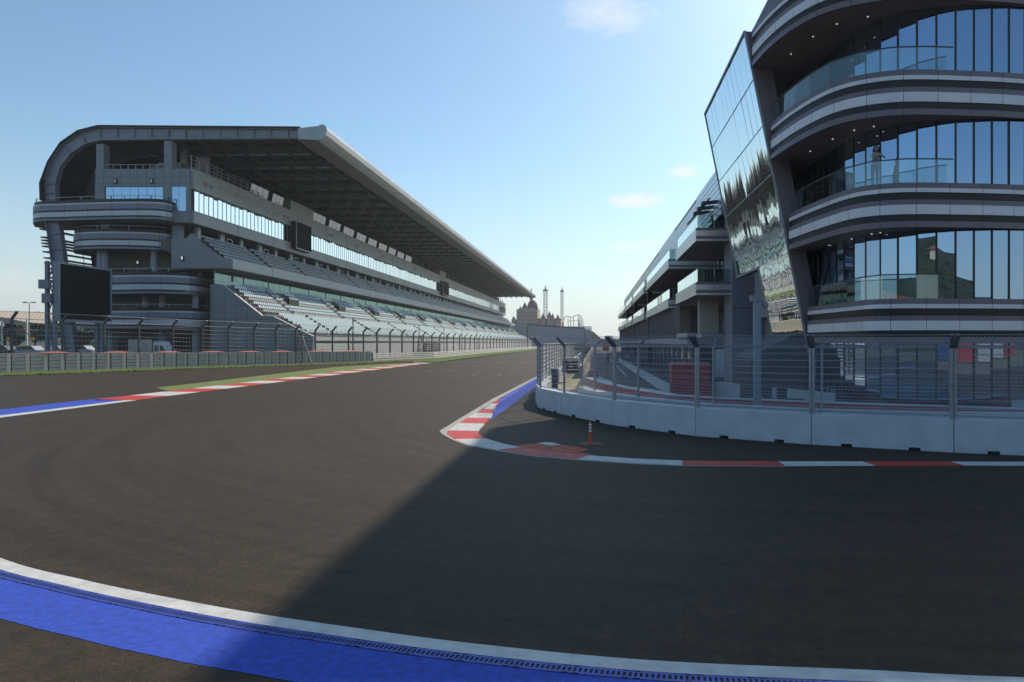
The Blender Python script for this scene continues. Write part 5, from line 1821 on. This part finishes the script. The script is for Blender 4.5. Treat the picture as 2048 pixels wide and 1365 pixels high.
# ------------------------------------------------------------------ people
def person(p, face, label, top, legs, hair=hair_m, scale=1.0, lean=0.0, arms='down', long_hair=False, crouch=False):
    """face: heading angle; joints as skinned chain"""
    t = thing('person', p, label, 'person')
    t.rotation_euler = (0, 0, face); t.scale = (scale,) * 3
    ly = lean
    if crouch:
        J = {'pel': (0, .1, .62), 'che': (0, -.22, .98), 'neck': (0, -.32, 1.2), 'kl': (-.13, -.2, .5), 'kr': (.13, -.2, .5), 'al': (-.13, .05, .1), 'ar': (.13, .05, .1)}
    else:
        J = {'pel': (0, 0, .93), 'che': (0, -ly * .5, 1.28), 'neck': (0, -ly * .8, 1.46), 'kl': (-.10, -.02, .50), 'kr': (.10, .03, .50), 'al': (-.10, .02, .09), 'ar': (.13, .08, .09)}
    nk = Vector(J['neck'])
    hd = nk + Vector((0, -.03, .17))
    V = [J['pel'], J['che'], J['neck'], tuple(nk + Vector((0, -.01, .07)))]
    E = [(0, 1), (1, 2), (2, 3)]
    Rr = [(.15, .11), (.165, .11), (.075, .07), (.055, .055)]

    def add(v, par, r):
        V.append(tuple(v)); Rr.append(r if isinstance(r, tuple) else (r, r)); E.append((par, len(V) - 1)); return len(V) - 1
    for s_, k, a in ((-1, 'kl', 'al'), (1, 'kr', 'ar')):
        h_ = add(Vector(J['pel']) + Vector((s_ * .10, 0, -.06)), 0, .09)
        kk = add(J[k], h_, .062); aa = add(J[a], kk, .042); add(Vector(J[a]) + Vector((0, -.17, -.05)), aa, (.04, .032))
    che = Vector(J['che'])
    for s_ in (-1, 1):
        sh = add(nk + Vector((s_ * .17, 0, -.07)), 2, .055)
        if arms == 'rail':
            el = add(nk + Vector((s_ * .26, -.30, -.26)), sh, .042); w_ = add(nk + Vector((s_ * .06, -.36, -.20)), el, .030)
        elif arms == 'fwd':
            el = add(nk + Vector((s_ * .22, -.12, -.32)), sh, .042); w_ = add(nk + Vector((s_ * .15, -.38, -.32)), el, .030)
        else:
            el = add(nk + Vector((s_ * .24, .02, -.33)), sh, .042); w_ = add(nk + Vector((s_ * .25, -.06, -.58)), el, .028)
        d = (Vector(V[w_]) - Vector(V[el])).normalized()
        palm = add(Vector(V[w_]) + d * .06, w_, (.034, .018))
        side = d.cross(Vector((0, 0, 1)))
        if side.length < .1: side = Vector((1, 0, 0))
        side.normalize()
        for f in range(4):
            b0 = Vector(V[palm]) + side * (f - 1.5) * .018 + d * .02
            q = add(b0 + d * .035, palm, .009); add(Vector(V[q]) + d * (.03 + .01 * (f in (1, 2))) + Vector((0, 0, -.012)), q, .007)
        q = add(Vector(V[w_]) + side * .035 + d * .05, w_, .010); add(Vector(V[q]) + d * .035, q, .008)
    me = bpy.data.meshes.new('body'); me.from_pydata(V, E, [])
    o = bpy.data.objects.new('body', me); COL.objects.link(o); o.parent = t
    sk = o.modifiers.new('skin', 'SKIN')
    for i, r in enumerate(Rr): me.skin_vertices[0].data[i].radius = r
    me.skin_vertices[0].data[0].use_root = True
    ss = o.modifiers.new('sub', 'SUBSURF'); ss.levels = 1; ss.render_levels = 1
    # one continuous surface, coloured by height: legs, top, skin
    mm = bpy.data.materials.new('clothed_body'); mm.use_nodes = True
    n_ = mm.node_tree; b = n_.nodes['Principled BSDF']; b.inputs['Roughness'].default_value = .85
    tcn = n_.nodes.new('ShaderNodeTexCoord'); sp = n_.nodes.new('ShaderNodeSeparateXYZ'); rp = n_.nodes.new('ShaderNodeValToRGB')
    n_.links.new(tcn.outputs['Object'], sp.inputs[0]); mp_ = n_.nodes.new('ShaderNodeMath'); mp_.operation = 'DIVIDE'; mp_.inputs[1].default_value = 1.7
    n_.links.new(sp.outputs[2], mp_.inputs[0]); n_.links.new(mp_.outputs[0], rp.inputs[0])
    cr = rp.color_ramp; cr.interpolation = 'CONSTANT'
    cr.elements[0].position = 0; cr.elements[0].color = (.02, .02, .02, 1)
    cr.elements[1].position = .05; cr.elements[1].color = (*legs, 1)
    e = cr.elements.new((.56 if not crouch else .42)); e.color = (*top, 1)
    e = cr.elements.new((nk.z + .03) / 1.7); e.color = (.45, .27, .20, 1)
    n_.links.new(rp.outputs[0], b.inputs['Base Color'])
    me.materials.append(mm)
    # head with face features
    import bmesh
    bm = bmesh.new(); bmesh.ops.create_uvsphere(bm, u_segments=20, v_segments=14, radius=.105)
    for v in bm.verts:
        v.co.x *= .80; v.co.z *= 1.15
        if v.co.z < 0 and v.co.y < 0: v.co.y *= .92; v.co.x *= 1 + v.co.z * 1.5
        v.co += hd
    me2 = bpy.data.meshes.new('head'); bm.to_mesh(me2); bm.free(); me2.materials.append(skin_m)
    h = bpy.data.objects.new('head', me2); COL.objects.link(h); h.parent = t
    m = MB(); y_ = hd.y - .095
    m.poly([(-.012, y_, hd.z + .02), (.012, y_, hd.z + .02), (.016, y_ - .03, hd.z - .03), (-.016, y_ - .03, hd.z - .03)]); m.poly([(-.016, y_ - .03, hd.z - .03), (.016, y_ - .03, hd.z - .03), (0, y_, hd.z - .035)])
    for s_ in (-1, 1): m.tube((s_ * .08, hd.y, hd.z - .03), (s_ * .092, hd.y + .01, hd.z + .02), .015, .018, 6)
    me3 = bpy.data.meshes.new('nose_and_ears'); me3.from_pydata(m.v, [], m.f); me3.materials.append(skin_m)
    q = bpy.data.objects.new('nose_and_ears', me3); COL.objects.link(q); q.parent = h
    m = MB()
    for s_ in (-1, 1): m.box(s_ * .033 - .012, s_ * .033 + .012, y_ - .008, y_ + .01, hd.z + .005, hd.z + .015)
    m.box(-.025, .025, y_ - .006, y_ + .01, hd.z - .062, hd.z - .055)
    me3 = bpy.data.meshes.new('eyes_and_mouth'); me3.from_pydata(m.v, [], m.f); me3.materials.append(hair_m)
    q = bpy.data.objects.new('eyes_and_mouth', me3); COL.objects.link(q); q.parent = h
    bm = bmesh.new(); bmesh.ops.create_uvsphere(bm, u_segments=16, v_segments=12, radius=.118)
    dele = [v for v in bm.verts if (v.co.y < -.045 and v.co.z < .055) or (not long_hair and v.co.z < -.04)]
    bmesh.ops.delete(bm, geom=dele, context='VERTS')
    for v in bm.verts:
        if long_hair:
            if v.co.z < 0: v.co.z *= 2.0; v.co.x *= 1.25
            v.co.x *= 1.15; v.co.y *= 1.1
        else: v.co.x *= .86
        v.co += hd + Vector((0, .012, .015))
    me4 = bpy.data.meshes.new('hair'); bm.to_mesh(me4); bm.free(); me4.materials.append(hair)
    q = bpy.data.objects.new('hair', me4); COL.objects.link(q); q.parent = t
    return t


pp = P(1750, 372, 29.55)
person((pp.x, 29.55, 10.19), 0.0, 'person with long dark hair leaning on the glass balcony rail in cream top and jeans', (.36, .33, .27), (.14, .18, .25), scale=1.0, lean=.16, arms='rail', long_hair=True)
pp = P(1434, 440, 57)
person((pp.x, 58, 12.75), -1.0, 'person in dark clothes bending on the pit building top balcony', (.02, .022, .03), (.02, .02, .03), lean=.3, arms='fwd', crouch=True)
for i, (px, D, top, lg, lb, fc) in enumerate([
        (1216, 110, (.02, .03, .06), (.02, .02, .03), 'lone person in dark clothes standing in the middle of the pit lane', 0.2),
        (1245, 125, (.03, .03, .04), (.02, .02, .03), 'dark-clothed person walking left of the group by the garages', 1.2),
        (1256, 122, (.4, .42, .45), (.04, .05, .08), 'person in a pale shirt at the left of the garage group', -.6),
        (1263, 124, (.05, .05, .05), (.03, .03, .05), 'dark-clothed person at the right of the garage group', 2.2),
        (1286, 100, (.45, .45, .48), (.05, .05, .05), 'person in a light top beside the garages behind the fence', 1.0),
        (1301, 95, (.10, .03, .02), (.03, .03, .03), 'person in dark red top standing at the garage doors', -1.2)]):
    p = P(px, 0, D); person((p.x, D, 0), fc, lb, top, lg, arms='down')

# ------------------------------------------------------------------ far end: stand, gantry, castle, rides, hills
Dc = 620
fs_ = thing('far_grandstand', (-70, 560, 0), 'distant sloping blue-grey grandstand closing the end of the straight', 'grandstand')
m = MB()
a0, a1 = P(1015, 700, 560), P(1168, 700, 560)
n_ = 14
for i in range(n_):
    z = i * 1.15; m.box(a0.x, a1.x, 560 + i * 1.5, 560 + n_ * 1.5, z, z + 1.15)
m.build('terrace', mat('far_stand_concrete', (.26, .27, .28), .8), fs_)
m = MB()
for i in range(n_):
    z = (i + 1) * 1.15; x = a0.x
    while x < a1.x:
        m.box(x, x + 9, 560.3 + i * 1.5, 560.7 + i * 1.5, z, z + .8); x += 10
m.build('seat_rows', mat('blue_grey_seats', (.22, .30, .38), .5), fs_, kind='stuff')
m = MB(); m.box(a0.x, a1.x, 559.5, 560, 0, 3.5); m.build('front_wall', panel_grey, fs_)
t = thing('track_gantry', (-30, 480, 0), 'thin steel gantry frame spanning before the distant grandstand', 'gantry')
Dg = 470
m = MB()
p0, p1 = P(1055, 650, Dg), P(1169, 657, Dg)
m.beam((p0.x, Dg, 0), p0, .9, .9); m.build('upright', mat('gantry_paint', (.09, .12, .14), .5), t); m = MB(); m.beam((p1.x, Dg, 0), p1, .7, .7); m.build('upright', MATS['gantry_paint'], t)
m = MB(); m.beam(p0, p1, .7, 1.0); m.build('crossbar', MATS['gantry_paint'], t)
# castle
cs = thing('castle_hotel', (-80, Dc, 0), 'distant castle-like hotel with a domed brown roof and turrets', 'castle')


def cbox(m, x0, x1, y0, y1, D, dep, mi=0):
    a, b = P(x0, y1, D), P(x1, y0, D); m.box(a.x, b.x, D, D + dep, max(0, a.z), b.z, mi)


def cone(m, px, ytop, yb, w, D, n=10, mi=0, dome=False):
    c, b = P(px, ytop, D), P(px, yb, D); r = w / 2 * D / F
    if dome:
        k = 7; prev = r
        for i in range(k):
            q0, q1 = i / k, (i + 1) / k
            r0, r1 = r * math.sqrt(1 - q0 ** 2.2), r * math.sqrt(max(.02, 1 - q1 ** 2.2))
            m.tube((b.x, D + r, lerp(b.z, c.z, q0)), (b.x, D + r, lerp(b.z, c.z, q1)), r0, r1, 14, mi)
    else: m.tube((b.x, D + r, b.z), (b.x, D + r, c.z), r, .05, n, mi)


m = MB()
cbox(m, 1033, 1074, 619, 700, Dc, 40); cbox(m, 1023, 1034, 640, 700, Dc + 3, 10); cbox(m, 1040, 1075, 617, 640, Dc + 2, 30)
cbox(m, 1070, 1122, 637, 700, Dc + 5, 25); cbox(m, 1095, 1102, 630, 700, Dc + 1, 8); cbox(m, 1101, 1108, 634, 700, Dc + 1, 8); cbox(m, 1111, 1120, 637, 700, Dc + 1, 8); cbox(m, 1082, 1090, 632, 700, Dc + 1, 8); cbox(m, 1025, 1030, 637, 700, Dc, 6)
m.build('wall', castle_m, cs)
m = MB()
cone(m, 1064, 599, 619, 22, Dc + 6, dome=True); m.build('roof', castle_roof, cs)
for q_ in ((1049, 604, 617, 13, Dc + 3), (1040, 612, 621, 8, Dc), (1073, 607, 619, 7, Dc), (1027, 632, 640, 9, Dc), (1086, 626, 638, 11, Dc), (1098.5, 623, 631, 8, Dc), (1105, 627, 635, 8, Dc), (1115.5, 628, 640, 10, Dc), (1062, 576, 584, 4, Dc + 8), (1062, 585, 600, 7, Dc + 8)):
    m = MB(); cone(m, *q_); m.build('turret_roof', castle_roof, cs)
for yy in (624, 631, 638, 646):
    for xx in range(1037, 1073, 5): m = MB(); cbox(m, xx, xx + 1.6, yy, yy + 3, Dc - .4, .3); m.build('window', dark_steel, cs)
for i, (px, yt, w) in enumerate(((1091, 573, 6.5), (1124, 575, 4.5))):
    D = 700
    t = thing('drop_tower', (P(px, 0, D).x, D, 0), ['left and thicker of the two distant lattice ride towers', 'right and thinner of the two distant lattice ride towers'][i], 'ride tower', 'lattice ride towers')
    m = MB(); c = P(px, yt, D); r = w / 2 * D / F
    cs4 = [(-r, -r), (r, -r), (r, r), (-r, r)]
    for (dx, dy) in cs4: m.beam((c.x + dx, D + dy, 0), (c.x + dx, D + dy, c.z - 3), .45, .45)
    z = 0; f = 1
    while z < c.z - 5:
        for k in range(4):
            a, b = cs4[k], cs4[(k + 1) % 4]
            m.beam((c.x + a[0], D + a[1], z), (c.x + b[0], D + b[1], z + 3), .28, .28); m.beam((c.x + a[0], D + a[1], z + 3), (c.x + b[0], D + b[1], z + 3), .28, .28)
        z += 3
    m.build('lattice', mat('ride_steel', (.13, .14, .18), .5), t)
    m = MB(); m.box(c.x - r * 1.5, c.x + r * 1.5, D - r * 1.5, D + r * 1.5, c.z - 5, c.z - 4); m.tube((c.x, D, c.z - 4), (c.x, D, c.z + 1.5), r * .7, .1, 6); m.build('head', MATS['ride_steel'], t)
    m = MB(); m.box(c.x - r * 1.6, c.x + r * 1.6, D - r * 1.6, D + r * 1.6, 12, 24); m.build('lift_car', purple_m, t)
t = thing('roller_coaster', (0, 680, 0), 'distant roller coaster loop with thin supports right of the ride towers', 'roller coaster')
D = 680
tr = [(1127, 642), (1131, 634), (1136, 633), (1142, 635), (1147, 634), (1152, 631), (1157, 630), (1162, 634), (1165, 640), (1167, 655)]
tp = smooth_curve([tuple(P(a, b, D)) for a, b in tr], 5)
m = MB()
for a, b in zip(tp, tp[1:]): m.beam(a, b, .9, .6)
m.build('track', MATS['ride_steel'], t)
m = MB()
for px, py in ((1136, 634), (1141, 635), (1147, 634), (1156, 631), (1158, 632), (1160, 634), (1163, 638)):
    a = P(px, py, D); m.beam((a.x, D, 0), a, .4, .4)
    b = P(px + 3, py, D); m.beam((b.x, D, 0), a, .35, .35)
m.beam(P(1136, 642, D), P(1158, 642, D), .4, .4)
m.build('support', MATS['ride_steel'], t)
# dome-like hall and treeline at the far end
t = thing('distant_hall', (5, 720, 0), 'low dark arched hall on the horizon above the pit lane', 'building')
m = MB(); prof_ = [P(px, py, 640) for px, py in ((1150, 700), (1150, 668), (1165, 659), (1178, 660), (1187, 664), (1205, 680), (1205, 700))]
m.ext([(p.x, max(0, p.z)) for p in prof_], 640, 680); m.build('shell', mat('hall_shell', (.10, .11, .11), .7), t)
m = MB()
rr = random.Random(5)
for k in range(240):
    px = rr.uniform(1150, 1420); D = rr.uniform(650, 900)
    c = P(px, 0, D); h = rr.uniform(5, 9)
    leaves(m, (c.x, D, h * .6), 5, 5, h * .6, 26, 1.1, k, 0)
m.build('treeline', leaf_m, kind='stuff')
# wooded hills: a high one behind the camera (seen in the glass) and low ones far away
def hill(name, x0, x1, y0, y1, hmax, seed, nx=40, ny=14, prof=None):  # prof: ridge height along x
    r = random.Random(seed)
    ph = [r.uniform(0, 6) for _ in range(8)]
    m = MB(); V = []
    for j in range(ny + 1):
        for i in range(nx + 1):
            u, v = i / nx, j / ny
            e = math.sin(math.pi * v) ** .8 * min(1, 6 * u, 6 * (1 - u))
            h = hmax * e * (.55 + .25 * math.sin(u * 9 + ph[0]) + .15 * math.sin(u * 23 + ph[1]) + .08 * math.sin(u * 60 + v * 9 + ph[2])) + r.uniform(0, hmax * .05) * e
            if prof: h = interp(prof, lerp(x0, x1, u)) * e * (1 + .05 * math.sin(u * 70 + v * 20)) + r.uniform(0, 3.4) * min(1, e * 4)
            V.append((lerp(x0, x1, u), lerp(y0, y1, v), max(-.5, h - .5)))
    m.v = V
    for j in range(ny):
        for i in range(nx):
            a = j * (nx + 1) + i
            m.f.append((a, a + 1, a + nx + 2, a + nx + 1)); m.m.append(0)
    return m.build(name, hill_m, kind='structure')


hill('hill', -760, 420, -520, -200, 75, 3, 260, 60, [(-760, 30), (-520, 42), (-330, 30), (-200, 44), (-110, 50), (-40, 58), (20, 56), (70, 42), (115, 48), (160, 30), (230, 20), (420, 10)])
hill('hill', -1500, -250, 900, 1300, 26, 9, 60, 8)
hill('hill', 100, 1200, 900, 1500, 16, 4, 50, 8)
# houses, hall and bannered stand behind the camera, mirrored in the tower windows
for i, (x, y, w, h) in enumerate([(40, -170, 26, 14), (95, -175, 18, 12), (-12, -175, 22, 16), (140, -170, 26, 11)]):
    t = thing('hillside_house', (x, y, 0), ['cream house with terracotta roof mirrored in the tower glass, wide', 'small cream house mirrored right in the tower glass', 'tall cream house mirrored left in the tower glass', 'low cream house mirrored at the right edge of the tower glass'][i], 'house', 'houses mirrored in the tower glass')
    m = MB(); m.box(x, x + w, y - 12, y, 0, h); m.build('wall', house_m, t)
    m = MB(); m.ext([(x - 1, h), (x + w / 2, h + 4), (x + w + 1, h)], y - 13, y + 1); m.build('roof', tile_m, t)
    m = MB()
    for k in range(5):
        for z in (2, 5.5, 9):
            if z + 2 < h: xx = x + w * (k + .3) / 5; m.box(xx, xx + w / 12, y + .002, y + .05, z, z + 1.8)
    m.build('window', dark, t)
for i, (x, y, z, w, h) in enumerate([(-34, -262, 38, 12, 5), (10, -268, 41, 9, 7), (58, -246, 23, 13, 5)]):
    t = thing('hillside_villa', (x, y, z), ['tan villa high on the wooded hill mirrored in the tower glass', 'pale tower house on the hill mirrored in the tower glass', 'orange-roofed villa low on the hill mirrored in the tower glass'][i], 'house', 'villas on the mirrored hill')
    m = MB(); m.box(x, x + w, y - 10, y, z - 14, z + h); m.build('wall', house_m, t)
    m = MB(); m.ext([(x - 1, z + h), (x + w / 2, z + h + 3.5), (x + w + 1, z + h)], y - 11, y + 1); m.build('roof', tile_m, t)
t = thing('banner_fence', (20, -25, 0), 'row of red, white and blue sponsor banners mirrored in the tower ground glass', 'banner')
m = MB()
xx = 5; k = 0
while xx < 75:
    m.box(xx, xx + 4.6, -25, -24.8, 1.4, 4.0, (0, 1, 0, 2, 1, 0, 0)[k % 7]); xx += 4.8; k += 1
m.build('cloth', [banner_r, mat('white_banner_cloth', (.30, .30, .30), .7), mat('navy_banner', (.02, .05, .2))], t)
m = MB(); m.box(5, 75, -25.4, -25, 0, 1.3); m.build('wall', mat('old_concrete', (.12, .115, .11), .9), t)

# ------------------------------------------------------------------ haze
hm = bpy.data.materials.new('haze_air'); hm.use_nodes = True
n_ = hm.node_tree; n_.nodes.remove(n_.nodes['Principled BSDF'])
pv = n_.nodes.new('ShaderNodeVolumePrincipled')
pv.inputs['Color'].default_value = (.86, .93, 1, 1); pv.inputs['Density'].default_value = 0.00018; pv.inputs['Anisotropy'].default_value = .35
n_.links.new(pv.outputs[0], n_.nodes['Material Output'].inputs['Volume'])
m = MB(); m.box(-3050, 3050, -1550, 3550, -1.2, 125); m.build('haze', hm, kind='stuff')
SC.cycles.volume_bounces = 0
for i, (x, y, z, w, h) in enumerate([(-70, -240, 20, 14, 6), (-150, -250, 20, 18, 7), (-260, -235, 12, 22, 8), (96, -250, 24, 9, 5)]):
    t = thing('hillside_cottage', (x, y, z), ['white cottage low on the mirrored hill, second from its summit', 'pale cottage on the left shoulder of the mirrored hill', 'wide pale cottage at the far left foot of the mirrored hill', 'small pale cottage on the right knoll of the mirrored hill'][i], 'house', 'cottages on the mirrored hill')
    m = MB(); m.box(x, x + w, y - 9, y, z - 12, z + h); m.build('wall', [white_wall, house_m][i % 2], t)
    m = MB(); m.ext([(x - 1, z + h), (x + w / 2, z + h + 3), (x + w + 1, z + h)], y - 10, y + 1); m.build('roof', tile_m, t)
